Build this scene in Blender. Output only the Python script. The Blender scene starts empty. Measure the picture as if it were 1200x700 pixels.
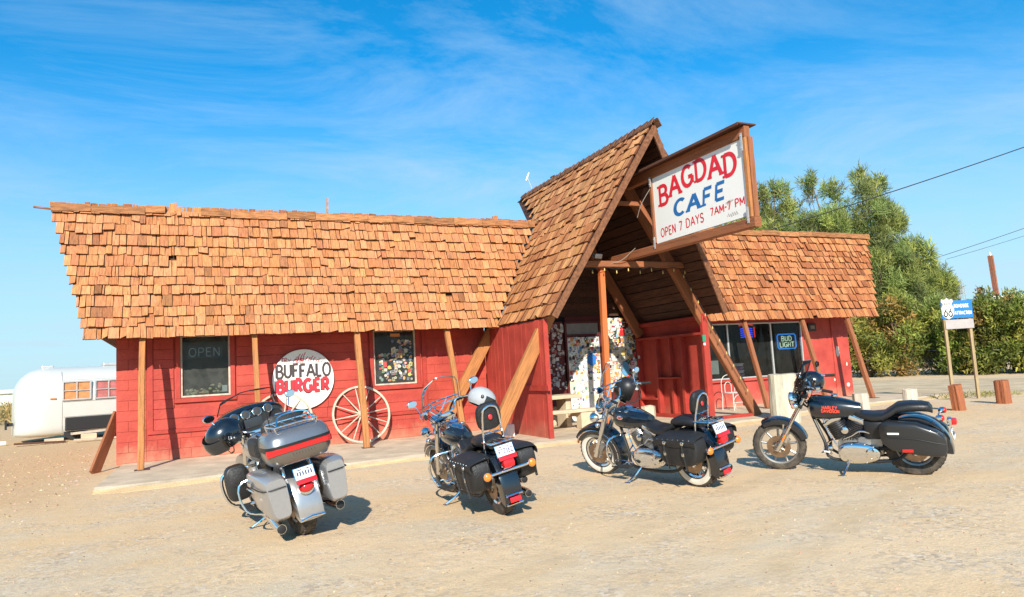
import bpy, bmesh, math, random
import numpy as np
from mathutils import Vector, Matrix, Euler
PI = math.pi
R = math.radians
random.seed(7)
scene = bpy.context.scene
COL = scene.collection

# ------------------------------------------------------------------ camera
cam_data = bpy.data.cameras.new("camera")
cam = bpy.data.objects.new("camera", cam_data)
COL.objects.link(cam)
cam_data.sensor_width = 36.0
cam_data.lens = 24.6
cam_data.clip_end = 4000
_r = Vector((0.91158873, -0.40726123, -0.05607379))
_u = Vector((0.01054982, -0.1131786, 0.99351865))
_f = Vector((0.41096798, 0.90627198, 0.0988758))
m = Matrix(((_r.x, _u.x, -_f.x), (_r.y, _u.y, -_f.y), (_r.z, _u.z, -_f.z))).to_4x4()
m.translation = Vector((0, -15.64, 1.5))
cam.matrix_world = m
scene.camera = cam

# ------------------------------------------------------------------ sun, sky, exposure
SUN_AZ, SUN_EL = R(23.5), R(29)          # direction the shadows run (from +Y towards +X) and height of the sun
sl = bpy.data.lights.new("sun", 'SUN')
sl.energy = 5.0
sl.angle = R(0.53)
sl.color = (1.0, 0.93, 0.82)
sun = bpy.data.objects.new("sun", sl)
COL.objects.link(sun)
_d = Vector((math.sin(SUN_AZ) * math.cos(SUN_EL), math.cos(SUN_AZ) * math.cos(SUN_EL), -math.sin(SUN_EL)))
sun.rotation_euler = _d.to_track_quat('-Z', 'Y').to_euler()

world = bpy.data.worlds.new("World")
scene.world = world
world.use_nodes = True
wt = world.node_tree
wt.nodes.clear()
def wn(t, **k):
    n = wt.nodes.new(t)
    for a, b in k.items(): setattr(n, a, b)
    return n
sky = wn('ShaderNodeTexSky', sky_type='NISHITA', sun_disc=False)
sky.sun_elevation = SUN_EL
sky.sun_rotation = PI + SUN_AZ
sky.altitude = 600
sky.air_density = 1.0
sky.dust_density = 0.6
sky.ozone_density = 2.2
hsv = wn('ShaderNodeHueSaturation')
hsv.inputs['Hue'].default_value = 0.5
hsv.inputs['Saturation'].default_value = 1.05
hsv.inputs['Value'].default_value = 1.0
tint = wn('ShaderNodeMix', data_type='RGBA', blend_type='MULTIPLY'); tint.inputs[0].default_value = 1.0
wt.links.new(sky.outputs[0], tint.inputs[6]); tint.inputs[7].default_value = (.27, 1.08, 1.40, 1)
wt.links.new(tint.outputs[2], hsv.inputs['Color'])
# thin cirrus, laid out on the sky dome itself (a plane high above, by direction)
tc = wn('ShaderNodeTexCoord')
sep = wn('ShaderNodeSeparateXYZ'); wt.links.new(tc.outputs['Generated'], sep.inputs[0])
zz = wn('ShaderNodeMath', operation='MAXIMUM'); zz.inputs[1].default_value = 0.0; wt.links.new(sep.outputs['Z'], zz.inputs[0])
za = wn('ShaderNodeMath', operation='ADD'); za.inputs[1].default_value = 0.10; wt.links.new(zz.outputs[0], za.inputs[0])
dx = wn('ShaderNodeMath', operation='DIVIDE'); wt.links.new(sep.outputs['X'], dx.inputs[0]); wt.links.new(za.outputs[0], dx.inputs[1])
dy = wn('ShaderNodeMath', operation='DIVIDE'); wt.links.new(sep.outputs['Y'], dy.inputs[0]); wt.links.new(za.outputs[0], dy.inputs[1])
cb = wn('ShaderNodeCombineXYZ'); wt.links.new(dx.outputs[0], cb.inputs[0]); wt.links.new(dy.outputs[0], cb.inputs[1])
mp = wn('ShaderNodeMapping'); wt.links.new(cb.outputs[0], mp.inputs[0])
mp.inputs['Rotation'].default_value = (0, 0, R(38)); mp.inputs['Scale'].default_value = (0.9, 1.5, 1)
n1 = wn('ShaderNodeTexNoise'); n1.inputs['Scale'].default_value = 1.0; n1.inputs['Detail'].default_value = 9; n1.inputs['Roughness'].default_value = 0.68; n1.inputs['Distortion'].default_value = 0.5
wt.links.new(mp.outputs[0], n1.inputs['Vector'])
n2 = wn('ShaderNodeTexNoise'); n2.inputs['Scale'].default_value = 0.45; n2.inputs['Detail'].default_value = 3
wt.links.new(cb.outputs[0], n2.inputs['Vector'])
mr = wn('ShaderNodeMapRange'); wt.links.new(n1.outputs[0], mr.inputs[0])
for i, v in zip((1, 2, 3, 4), (0.43, 0.80, 0.0, 1.0)): mr.inputs[i].default_value = v
mr2 = wn('ShaderNodeMapRange'); wt.links.new(n2.outputs[0], mr2.inputs[0])
for i, v in zip((1, 2, 3, 4), (0.36, 0.60, 0.35, 1.0)): mr2.inputs[i].default_value = v
cm = wn('ShaderNodeMath', operation='MULTIPLY'); wt.links.new(mr.outputs[0], cm.inputs[0]); wt.links.new(mr2.outputs[0], cm.inputs[1])
cm2 = wn('ShaderNodeMath', operation='MULTIPLY'); cm2.inputs[1].default_value = 0.95; wt.links.new(cm.outputs[0], cm2.inputs[0])
mixc = wn('ShaderNodeMix', data_type='RGBA'); wt.links.new(cm2.outputs[0], mixc.inputs[0])
wt.links.new(hsv.outputs[0], mixc.inputs[6]); mixc.inputs[7].default_value = (3.1, 4.75, 6.5, 1)
bg = wn('ShaderNodeBackground'); bg.inputs['Strength'].default_value = 0.10
# pale dusty air low over the horizon
hz = wn('ShaderNodeMapRange'); wt.links.new(sep.outputs['Z'], hz.inputs[0])
for i, v in zip((1, 2, 3, 4), (0.0, 0.42, 0.88, 0.0)): hz.inputs[i].default_value = v
hz.interpolation_type = 'SMOOTHSTEP'
mixh = wn('ShaderNodeMix', data_type='RGBA'); wt.links.new(hz.outputs[0], mixh.inputs[0])
wt.links.new(mixc.outputs[2], mixh.inputs[6]); mixh.inputs[7].default_value = (4.1, 5.25, 5.9, 1)
wt.links.new(mixh.outputs[2], bg.inputs[0])
wo = wn('ShaderNodeOutputWorld'); wt.links.new(bg.outputs[0], wo.inputs[0])

vs = scene.view_settings
vs.view_transform = 'Standard'
vs.look = 'None'
vs.gamma = 1.0
vs.use_curve_mapping = False
vs.exposure = 0.6
scene.cycles.max_bounces = 8
scene.cycles.transparent_max_bounces = 12
scene.cycles.caustics_reflective = False
scene.cycles.caustics_refractive = False
scene.cycles.use_denoising = True

# ------------------------------------------------------------------ materials
MATS = {}
def mat(name, color=(.5, .5, .5), rough=.6, metal=0.0, noise=0.0, nscale=6.0, nstretch=(1, 1, 1), color2=None, bump=0.0, bscale=40.0,
        usecol=False, dust=None, coat=0.0, spec=0.5, fleck=None, fleck_scale=8.0, fleck_th=.62, trans=0.0, emis=None, emis_s=0.0):
    if name in MATS: return MATS[name]
    mt = bpy.data.materials.new(name); mt.use_nodes = True
    nt = mt.node_tree; b = nt.nodes['Principled BSDF']; L = nt.links.new
    def N(t, **k):
        n = nt.nodes.new(t)
        for a, v in k.items(): setattr(n, a, v)
        return n
    b.inputs['Roughness'].default_value = rough
    b.inputs['Metallic'].default_value = metal
    b.inputs['Coat Weight'].default_value = coat
    b.inputs['Coat Roughness'].default_value = .05
    b.inputs['Specular IOR Level'].default_value = spec
    if emis:
        b.inputs['Emission Color'].default_value = (*emis, 1); b.inputs['Emission Strength'].default_value = emis_s
    co = N('ShaderNodeTexCoord')
    base = None
    if usecol:
        at = N('ShaderNodeAttribute', attribute_name='col')
        base = at.outputs['Color']
    if noise > 0 or color2 or fleck:
        mpn = N('ShaderNodeMapping'); mpn.inputs['Scale'].default_value = nstretch
        L(co.outputs['Object'], mpn.inputs[0])
    if noise > 0 or color2:
        no = N('ShaderNodeTexNoise'); no.inputs['Scale'].default_value = nscale; no.inputs['Detail'].default_value = 6; no.inputs['Roughness'].default_value = .6
        L(mpn.outputs[0], no.inputs['Vector'])
        ra = N('ShaderNodeMapRange'); L(no.outputs[0], ra.inputs[0])
        for i, v in zip((1, 2, 3, 4), (.3, .7, 0, 1)): ra.inputs[i].default_value = v
        if color2:
            mx = N('ShaderNodeMix', data_type='RGBA'); L(ra.outputs[0], mx.inputs[0])
            mx.inputs[6].default_value = (*color, 1); mx.inputs[7].default_value = (*color2, 1)
            base0 = mx.outputs[2]
        else:
            base0 = None
        if noise > 0:
            r2 = N('ShaderNodeMapRange'); L(ra.outputs[0], r2.inputs[0])
            r2.inputs[3].default_value = 1 - noise; r2.inputs[4].default_value = 1 + noise * .6
            ml = N('ShaderNodeMix', data_type='RGBA', blend_type='MULTIPLY'); ml.inputs[0].default_value = 1
            src = base0 or base
            if src: L(src, ml.inputs[6])
            else: ml.inputs[6].default_value = (*color, 1)
            L(r2.outputs[0], ml.inputs[7])
            base = ml.outputs[2]
        elif base0 is not None:
            base = base0
    if fleck:
        fn = N('ShaderNodeTexNoise'); fn.inputs['Scale'].default_value = fleck_scale; fn.inputs['Detail'].default_value = 8; fn.inputs['Roughness'].default_value = .7
        L(mpn.outputs[0], fn.inputs['Vector'])
        fr = N('ShaderNodeMapRange'); L(fn.outputs[0], fr.inputs[0])
        for i, v in zip((1, 2, 3, 4), (fleck_th, fleck_th + .05, 0, .85)): fr.inputs[i].default_value = v
        fx = N('ShaderNodeMix', data_type='RGBA'); L(fr.outputs[0], fx.inputs[0])
        if base is not None: L(base, fx.inputs[6])
        else: fx.inputs[6].default_value = (*color, 1)
        fx.inputs[7].default_value = (*fleck, 1)
        base = fx.outputs[2]
    if dust and base is not None:      # dirt splashed up from the lot, with a ragged upper edge
        sz = N('ShaderNodeSeparateXYZ'); L(co.outputs['Object'], sz.inputs[0])
        dn = N('ShaderNodeTexNoise'); dn.inputs['Scale'].default_value = 2.2; dn.inputs['Detail'].default_value = 8; dn.inputs['Roughness'].default_value = .7; L(co.outputs['Object'], dn.inputs['Vector'])
        dm = N('ShaderNodeMath', operation='MULTIPLY_ADD'); L(dn.outputs[0], dm.inputs[0]); dm.inputs[1].default_value = -1.1; L(sz.outputs[2], dm.inputs[2])
        dr = N('ShaderNodeMapRange'); L(dm.outputs[0], dr.inputs[0])
        for i, v in zip((1, 2, 3, 4), (-.52, -.12, .5, 0)): dr.inputs[i].default_value = v
        dxm = N('ShaderNodeMix', data_type='RGBA'); L(dr.outputs[0], dxm.inputs[0]); L(base, dxm.inputs[6]); dxm.inputs[7].default_value = (*dust, 1)
        base = dxm.outputs[2]
    if base is not None: L(base, b.inputs['Base Color'])
    else: b.inputs['Base Color'].default_value = (*color, 1)
    if bump > 0:
        bn = N('ShaderNodeTexNoise'); bn.inputs['Scale'].default_value = bscale; bn.inputs['Detail'].default_value = 5
        mpb = N('ShaderNodeMapping'); mpb.inputs['Scale'].default_value = nstretch
        L(co.outputs['Object'], mpb.inputs[0]); L(mpb.outputs[0], bn.inputs['Vector'])
        bp = N('ShaderNodeBump'); bp.inputs['Strength'].default_value = bump; bp.inputs['Distance'].default_value = .02
        L(bn.outputs[0], bp.inputs['Height']); L(bp.outputs[0], b.inputs['Normal'])
    if trans > 0:
        b.inputs['Transmission Weight'].default_value = trans
    MATS[name] = mt
    return mt
def thin_glass(name, tint=(.9, .95, .95), refl=.25, rough=.02, grime=0.0):
    mt = bpy.data.materials.new(name); mt.use_nodes = True
    nt = mt.node_tree; nt.nodes.clear(); L = nt.links.new
    tr = nt.nodes.new('ShaderNodeBsdfTransparent'); tr.inputs[0].default_value = (*tint, 1)
    gl = nt.nodes.new('ShaderNodeBsdfGlossy'); gl.inputs['Roughness'].default_value = rough
    lw = nt.nodes.new('ShaderNodeLayerWeight'); lw.inputs[0].default_value = refl
    mx = nt.nodes.new('ShaderNodeMixShader'); L(lw.outputs['Fresnel'], mx.inputs[0]); L(tr.outputs[0], mx.inputs[1]); L(gl.outputs[0], mx.inputs[2])
    o = nt.nodes.new('ShaderNodeOutputMaterial'); out = mx.outputs[0]
    if grime:
        co = nt.nodes.new('ShaderNodeTexCoord'); no = nt.nodes.new('ShaderNodeTexNoise'); no.inputs['Scale'].default_value = 3.5; no.inputs['Detail'].default_value = 8; no.inputs['Roughness'].default_value = .65
        L(co.outputs['Object'], no.inputs['Vector'])
        r_ = nt.nodes.new('ShaderNodeMapRange'); L(no.outputs[0], r_.inputs[0])
        for i, v in zip((1, 2, 3, 4), (.3, .75, grime * .25, grime)): r_.inputs[i].default_value = v
        df = nt.nodes.new('ShaderNodeBsdfDiffuse'); df.inputs[0].default_value = (.42, .44, .40, 1)
        m2 = nt.nodes.new('ShaderNodeMixShader'); L(r_.outputs[0], m2.inputs[0]); L(out, m2.inputs[1]); L(df.outputs[0], m2.inputs[2]); out = m2.outputs[0]
    L(out, o.inputs[0])
    MATS[name] = mt
    return mt

# ------------------------------------------------------------------ mesh builder
def catmull(P, k):
    P = [Vector(p) for p in P]
    if k <= 1 or len(P) < 3: return P
    out = []
    for i in range(len(P) - 1):
        p0 = P[i - 1] if i > 0 else P[0] * 2 - P[1]
        p1, p2 = P[i], P[i + 1]
        p3 = P[i + 2] if i + 2 < len(P) else P[-1] * 2 - P[-2]
        for j in range(k):
            t = j / k
            out.append(.5 * ((2 * p1) + (p2 - p0) * t + (2 * p0 - 5 * p1 + 4 * p2 - p3) * t * t + (3 * p1 - p0 - 3 * p2 + p3) * t ** 3))
    out.append(P[-1])
    return out
def arcpts(c, r, a0, a1, n, ax1=(1, 0, 0), ax2=(0, 0, 1)):
    c = Vector(c); u = Vector(ax1); v = Vector(ax2)
    return [c + u * (r * math.cos(R(a0 + (a1 - a0) * i / n))) + v * (r * math.sin(R(a0 + (a1 - a0) * i / n))) for i in range(n + 1)]
class B:
    def __init__(s): s.V = []; s.F = []; s.M = []; s.C = []; s.mi = 0; s.col = (.5, .5, .5)
    def raw(s, V, F):
        o = len(s.V); s.V += [Vector(v) for v in V]
        for f in F: s.F.append([i + o for i in f]); s.M.append(s.mi); s.C.append(s.col)
        return s
    def box(s, c, d, rot=None, bev=0.0, M=None):
        bm = bmesh.new(); bmesh.ops.create_cube(bm, size=1)
        for v in bm.verts: v.co = Vector((v.co.x * d[0], v.co.y * d[1], v.co.z * d[2]))
        if bev > 0: bmesh.ops.bevel(bm, geom=list(bm.edges), offset=bev, segments=2, affect='EDGES', profile=.6)
        T = Matrix.Translation(Vector(c)) @ (Euler(rot).to_matrix().to_4x4() if rot else Matrix.Identity(4))
        if M: T = M @ T
        bm.verts.ensure_lookup_table(); bm.verts.index_update()
        s.raw([T @ v.co for v in bm.verts], [[v.index for v in f.verts] for f in bm.faces]); bm.free()
        return s
    def tube(s, P, r, seg=8, k=1, closed=False, flat=1.0):
        P = [Vector(p) for p in P]
        n0 = len(P)
        Q = catmull(P, k)
        n = len(Q)
        rr = r if isinstance(r, (list, tuple)) else None
        t0 = (Q[1] - Q[0]).normalized()
        up = Vector((0, 0, 1)) if abs(t0.z) < .9 else Vector((1, 0, 0))
        nx = t0.cross(up).normalized()
        V = []
        for i, q in enumerate(Q):
            if closed: t = (Q[(i + 1) % n] - Q[i - 1]).normalized()
            else: t = (Q[min(i + 1, n - 1)] - Q[max(i - 1, 0)]).normalized()
            nx = (nx - t * nx.dot(t)).normalized(); ny = t.cross(nx)
            if rr:
                g = i / (n - 1) * (len(rr) - 1); a = int(min(g, len(rr) - 2)) if len(rr) > 1 else 0
                rad = rr[a] + (rr[min(a + 1, len(rr) - 1)] - rr[a]) * (g - a)
            else: rad = r
            for j in range(seg):
                an = 2 * PI * j / seg
                V.append(q + nx * (rad * math.cos(an)) + ny * (rad * flat * math.sin(an)))
        F = []
        for i in range(n if closed else n - 1):
            a = i * seg; b = ((i + 1) % n) * seg
            for j in range(seg):
                k2 = (j + 1) % seg
                F.append([a + j, a + k2, b + k2, b + j])
        if not closed:
            F.append(list(range(seg))[::-1]); F.append([(n - 1) * seg + j for j in range(seg)])
        return s.raw(V, F)
    def lathe(s, c, ax, prof, seg=24, cap=True):
        c = Vector(c); ax = Vector(ax).normalized()
        u = ax.orthogonal().normalized(); v = ax.cross(u)
        V = []; n = len(prof)
        for r, h in prof:
            for j in range(seg):
                a = 2 * PI * j / seg
                V.append(c + ax * h + u * (r * math.cos(a)) + v * (r * math.sin(a)))
        F = []
        for i in range(n - 1):
            for j in range(seg):
                k = (j + 1) % seg
                F.append([i * seg + j, i * seg + k, (i + 1) * seg + k, (i + 1) * seg + j])
        if cap:
            F.append(list(range(seg))[::-1]); F.append([(n - 1) * seg + j for j in range(seg)])
        return s.raw(V, F)
    def loft(s, secs, cap=True, closed=False):
        n = len(secs); k = len(secs[0]); V = [p for q in secs for p in q]; F = []
        for i in range(n if closed else n - 1):
            i2 = (i + 1) % n
            for j in range(k):
                j2 = (j + 1) % k
                F.append([i * k + j, i * k + j2, i2 * k + j2, i2 * k + j])
        if cap and not closed:
            F.append(list(range(k))[::-1]); F.append([(n - 1) * k + j for j in range(k)])
        return s.raw(V, F)
    def ell(s, c, r, rot=None, seg=16, rings=10, M=None, a0=-90, a1=90):
        T = Matrix.Translation(Vector(c)) @ (Euler(rot).to_matrix().to_4x4() if rot else Matrix.Identity(4))
        if M: T = M @ T
        V = []; F = []
        for i in range(rings + 1):
            ph = R(a0 + (a1 - a0) * i / rings)
            for j in range(seg):
                th = 2 * PI * j / seg
                V.append(T @ Vector((r[0] * math.cos(ph) * math.cos(th), r[1] * math.cos(ph) * math.sin(th), r[2] * math.sin(ph))))
        for i in range(rings):
            for j in range(seg):
                k = (j + 1) % seg
                F.append([i * seg + j, i * seg + k, (i + 1) * seg + k, (i + 1) * seg + j])
        return s.raw(V, F)
    def sheet(s, G, th=0.0):
        n = len(G); k = len(G[0]); V = [Vector(p) for q in G for p in q]; F = []
        for i in range(n - 1):
            for j in range(k - 1): F.append([i * k + j, i * k + j + 1, (i + 1) * k + j + 1, (i + 1) * k + j])
        if th:
            nr = [Vector() for _ in V]
            for f in F:
                w = (V[f[1]] - V[f[0]]).cross(V[f[3]] - V[f[0]])
                if w.length < 1e-12: w = (V[f[2]] - V[f[1]]).cross(V[f[3]] - V[f[2]])
                for i in f: nr[i] += w.normalized() if w.length > 0 else w
            o = len(V); V2 = [v - (q.normalized() * th if q.length > 0 else q) for v, q in zip(V, nr)]
            F2 = [[i + o for i in f[::-1]] for f in F]
            rim = [j for j in range(k)] + [i * k + k - 1 for i in range(1, n)] + [(n - 1) * k + j for j in range(k - 2, -1, -1)] + [i * k for i in range(n - 2, 0, -1)]
            F3 = [[rim[i], rim[i] + o, rim[(i + 1) % len(rim)] + o, rim[(i + 1) % len(rim)]] for i in range(len(rim))]
            V = V + V2; F = F + F2 + F3
        return s.raw(V, F)
    def xf(s, M, start=0):
        for i in range(start, len(s.V)): s.V[i] = M @ s.V[i]
        return s
    def make(s, name, mats, parent=None, smooth=True, loc=None):
        me = bpy.data.meshes.new(name)
        me.from_pydata([tuple(v) for v in s.V], [], s.F)
        if not isinstance(mats, (list, tuple)): mats = [mats]
        for q in mats: me.materials.append(q)
        me.polygons.foreach_set('material_index', s.M)
        at = me.attributes.new('col', 'FLOAT_COLOR', 'FACE')
        at.data.foreach_set('color', np.array([(*c, 1.0) for c in s.C], dtype=np.float32).ravel())
        if smooth:
            me.polygons.foreach_set('use_smooth', [True] * len(s.F))
            me.set_sharp_from_angle(angle=R(38))
        me.update()
        o = bpy.data.objects.new(name, me); COL.objects.link(o)
        if parent: o.parent = parent
        if loc: o.location = loc
        return o
def sec(x, cy, cz, hw, ht, hb=None, n=2.6, k=20):
    """superellipse ring across x: half width hw, ht up and hb down"""
    hb = ht if hb is None else hb
    out = []
    for j in range(k):
        a = 2 * PI * j / k; c, q = math.cos(a), math.sin(a)
        y = hw * math.copysign(abs(c) ** (2 / n), c); z = math.copysign(abs(q) ** (2 / n), q)
        out.append(Vector((x, cy + y, cz + (z * ht if z > 0 else z * hb))))
    return out
def thing(name, label, cat, loc=(0, 0, 0), rot=(0, 0, 0), group=None):
    o = bpy.data.objects.new(name, None); COL.objects.link(o)
    o.location = loc; o.rotation_euler = rot; o.empty_display_size = .2
    return tag(o, label, cat, group)
def tag(o, label=None, cat=None, group=None, kind=None):
    if label: o['label'] = label
    if cat: o['category'] = cat
    if group: o['group'] = group
    if kind: o['kind'] = kind
    return o
def beam(name, p0, p1, w, h, mt, parent=None, side=(1, 0, 0), bev=.006, wob=0.0):
    """timber from p0 to p1: built along its own z so that the grain runs along it; w across 'side', h the other way"""
    p0 = Vector(p0); p1 = Vector(p1); z = (p1 - p0); ln = z.length; z.normalize()
    x = Vector(side); x = (x - z * x.dot(z)).normalized(); y = z.cross(x)
    b = B()
    n = 7
    secs = []
    for i in range(n):
        t = i / (n - 1); dx_ = random.uniform(-wob, wob); dy_ = random.uniform(-wob, wob); c = min(w, h) * .1
        ww, hh = w / 2, h / 2
        pts = [(-ww + c, -hh), (ww - c, -hh), (ww, -hh + c), (ww, hh - c), (ww - c, hh), (-ww + c, hh), (-ww, hh - c), (-ww, -hh + c)]
        secs.append([Vector((px + dx_, py + dy_, t * ln)) for px, py in pts])
    b.loft(secs)
    o = b.make(name, mt, parent, smooth=False)
    mw = Matrix((( x.x, y.x, z.x), (x.y, y.y, z.y), (x.z, y.z, z.z))).to_4x4(); mw.translation = p0
    o.matrix_local = mw if not parent else mw
    if parent: o.matrix_parent_inverse = Matrix.Translation(-Vector(parent.location)); o.matrix_basis = mw
    return o

# ------------------------------------------------------------------ lettering: strokes in a unit-high box
def _arc(cx, cy, rx, ry, a0, a1, n=10): return [(cx + rx * math.cos(R(a0 + (a1 - a0) * i / n)), cy + ry * math.sin(R(a0 + (a1 - a0) * i / n))) for i in range(n + 1)]
GLYPH = {
 'A': (.72, [[(0, 0), (.36, 1)], [(.36, 1), (.72, 0)], [(.14, .34), (.58, .34)]]),
 'B': (.6, [[(.05, 0), (.05, 1)], [(.05, 1), (.3, 1)] + _arc(.3, .76, .22, .24, 90, -90)[1:] + [(.05, .52)], [(.05, .52), (.33, .52)] + _arc(.33, .26, .25, .26, 90, -90)[1:] + [(.05, 0)]]),
 'C': (.66, [_arc(.36, .5, .34, .5, 48, 312, 18)]),
 'D': (.66, [[(.05, 0), (.05, 1)], [(.05, 1), (.25, 1)] + _arc(.25, .5, .38, .5, 90, -90, 14)[1:] + [(.05, 0)]]),
 'E': (.52, [[(.05, 0), (.05, 1)], [(.05, 1), (.5, 1)], [(.05, .52), (.42, .52)], [(.05, 0), (.5, 0)]]),
 'F': (.52, [[(.05, 0), (.05, 1)], [(.05, 1), (.5, 1)], [(.05, .52), (.42, .52)]]),
 'G': (.7, [_arc(.36, .5, .34, .5, 48, 350, 18), [(.42, .44), (.7, .44)], [(.69, .44), (.69, .08)]]),
 'H': (.6, [[(.05, 0), (.05, 1)], [(.55, 0), (.55, 1)], [(.05, .5), (.55, .5)]]),
 'I': (.12, [[(.06, 0), (.06, 1)]]),
 'K': (.6, [[(.05, 0), (.05, 1)], [(.56, 1), (.05, .45)], [(.2, .6), (.58, 0)]]),
 'L': (.5, [[(.05, 1), (.05, 0)], [(.05, 0), (.5, 0)]]),
 'M': (.76, [[(.05, 0), (.05, 1)], [(.05, 1), (.38, .25)], [(.38, .25), (.71, 1)], [(.71, 1), (.71, 0)]]),
 'N': (.62, [[(.05, 0), (.05, 1)], [(.05, 1), (.57, 0)], [(.57, 0), (.57, 1)]]),
 'O': (.7, [_arc(.35, .5, .33, .5, 90, 450, 22)]),
 'P': (.56, [[(.05, 0), (.05, 1)], [(.05, 1), (.3, 1)] + _arc(.3, .74, .22, .26, 90, -90)[1:] + [(.05, .48)]]),
 'R': (.6, [[(.05, 0), (.05, 1)], [(.05, 1), (.3, 1)] + _arc(.3, .74, .22, .26, 90, -90)[1:] + [(.05, .48)], [(.28, .48), (.58, 0)]]),
 'S': (.56, [_arc(.28, .75, .23, .25, 20, 270, 12) + _arc(.28, .25, .25, .25, 90, -160, 12)[1:]]),
 'T': (.6, [[(.3, 0), (.3, 1)], [(0, 1), (.6, 1)]]),
 'U': (.62, [[(.05, 1), (.05, .3)] + _arc(.31, .3, .26, .3, 180, 360, 10)[1:] + [(.57, 1)]]),
 'V': (.64, [[(0, 1), (.32, 0)], [(.32, 0), (.64, 1)]]),
 'Y': (.64, [[(0, 1), (.32, .5)], [(.64, 1), (.32, .5)], [(.32, .5), (.32, 0)]]),
 'Z': (.56, [[(.03, 1), (.53, 1)], [(.53, 1), (.03, 0)], [(.03, 0), (.55, 0)]]),
 '7': (.54, [[(0, 1), (.5, 1)], [(.5, 1), (.18, 0)]]),
 '6': (.56, [[(.44, .98), (.2, .62)] + _arc(.28, .3, .25, .3, 150, 510, 18)]),
 '9': (.56, [[(.14, .02), (.38, .4)] + _arc(.28, .7, .25, .3, -30, 330, 18)]),
 '1': (.3, [[(.04, .8), (.2, 1)], [(.2, 1), (.2, 0)]]),
 '2': (.54, [_arc(.27, .74, .23, .26, 160, -30, 10) + [(.03, 0)], [(.03, 0), (.54, 0)]]),
 '-': (.3, [[(.0, .48), (.28, .48)]]), ' ': (.38, []),
}
SERIF = {'A': [(0, 0), (.72, 0)], 'B': [(.0, 1), (.0, 0)], 'D': [(.0, 1), (.0, 0)], 'E': [], 'F': [(.05, 0)], 'C': [], 'G': []}
def ribbon(b, pts, w, fn, closed=False):
    P = [Vector((p[0], p[1], 0)) for p in pts]; n = len(P); L_ = []
    for i in range(n):
        if n == 2 or not closed:
            t = P[min(i + 1, n - 1)] - P[max(i - 1, 0)]
        t.normalize(); q = Vector((-t.y, t.x, 0)) * (w / 2)
        L_.append((P[i] + q, P[i] - q))
    V = [fn(v) for ab in L_ for v in ab]; F = [[2 * i, 2 * i + 1, 2 * i + 3, 2 * i + 2] for i in range(n - 1)]
    b.raw(V, F)
def text_width(t, gap): return sum(GLYPH[c][0] + gap for c in t) - gap
def letters(b, txt, org, u, v, nrm, height, width=None, weight=.16, gap=.16, arch=None, serif=False, slant=0.0, jit=0.0, sx=None):
    """paint txt on a plane: org = lower-left corner; arch(t) gives the lift of the line at t in 0..1"""
    org = Vector(org); u = Vector(u); v = Vector(v); nrm = Vector(nrm)
    tw = text_width(txt, gap)
    sx = sx or ((width / tw) if width else height)
    x = 0.0; lay = 0
    for ch in txt:
        w, st = GLYPH[ch]
        up = random.uniform(-jit, jit); 
        for stn in st:
            lay += 1
            off = .0015 + .00025 * (lay % 14)
            def fn(p, x=x, off=off, up=up):
                X = (x + p.x + p.y * slant) * sx; Z = (p.y + up) * height
                if arch: Z += arch((x + w / 2) / tw) + p.x * 0
                return org + u * X + v * Z + nrm * off
            # keep the stroke about equally thick both ways
            k = sx / height
            sc_ = [(p[0], p[1]) for p in stn]
            d = Vector((sc_[-1][0] - sc_[0][0], sc_[-1][1] - sc_[0][1]))
            ww = weight
            if len(sc_) == 2 and abs(d.x) < .3 * abs(d.y): ww = weight / k
            ext = []
            ribbon(b, sc_, ww, fn)
        if serif and ch in SERIF:
            for (sx_, sy_) in SERIF[ch]:
                lay += 1; off = .0015 + .00025 * (lay % 14)
                def fn2(p, x=x, off=off, up=up):
                    X = (x + p.x) * sx; Z = (p.y + up) * height
                    if arch: Z += arch((x + w / 2) / tw)
                    return org + u * X + v * Z + nrm * off
                ribbon(b, [(sx_ - .13, sy_), (sx_ + .15, sy_)], weight * .6, fn2)
        x += w + gap
# ------------------------------------------------------------------ shared materials
M_red = mat('red_paint', (.365, .035, .021), rough=.72, noise=.22, nscale=1.6, color2=(.43, .056, .036), bump=.35, bscale=26, fleck=(.46, .24, .18), fleck_scale=3.1, fleck_th=.71, dust=(.46, .20, .12))
M_redb = mat('red_block_paint', (.375, .039, .024), rough=.75, noise=.2, nscale=1.2, color2=(.46, .068, .042), bump=.4, bscale=18, fleck=(.50, .30, .22), fleck_scale=2.3, fleck_th=.70, dust=(.50, .27, .16))
M_redtrim = mat('red_trim_paint', (.36, .034, .020), rough=.7, noise=.25, nscale=4, bump=.3, bscale=30)
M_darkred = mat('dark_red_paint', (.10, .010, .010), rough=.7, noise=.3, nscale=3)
M_wood = mat('post_wood', (.52, .22, .068), rough=.8, noise=.55, nscale=3.2, nstretch=(9, 9, .7), color2=(.40, .15, .045), bump=.7, bscale=16, fleck=(.13, .05, .02), fleck_scale=4.5, fleck_th=.64)
M_woodr = mat('beam_wood', (.40, .145, .055), rough=.8, noise=.6, nscale=3.0, nstretch=(8, 8, .6), color2=(.22, .07, .028), bump=.7, bscale=14, fleck=(.07, .025, .012), fleck_scale=4.0, fleck_th=.64)
M_orangewood = mat('orange_post_wood', (.60, .17, .04), rough=.7, noise=.4, nscale=3.0, nstretch=(8, 8, .6), color2=(.48, .11, .03), bump=.4, bscale=14)
M_darkwood = mat('dark_wood', (.14, .05, .022), rough=.85, noise=.6, nscale=4, nstretch=(5, .5, 5), color2=(.06, .022, .012), bump=.5, bscale=20)
M_deck = mat('deck_boards', usecol=True, rough=.85, noise=.55, nscale=4.5, nstretch=(4, .5, 4), bump=.5, bscale=18)
M_shingle = mat('shingle_wood', usecol=True, rough=.85, noise=.42, nscale=9, nstretch=(5, 1, .8), bump=.5, bscale=24, fleck=(.17, .085, .045), fleck_scale=2.6, fleck_th=.66)
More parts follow.
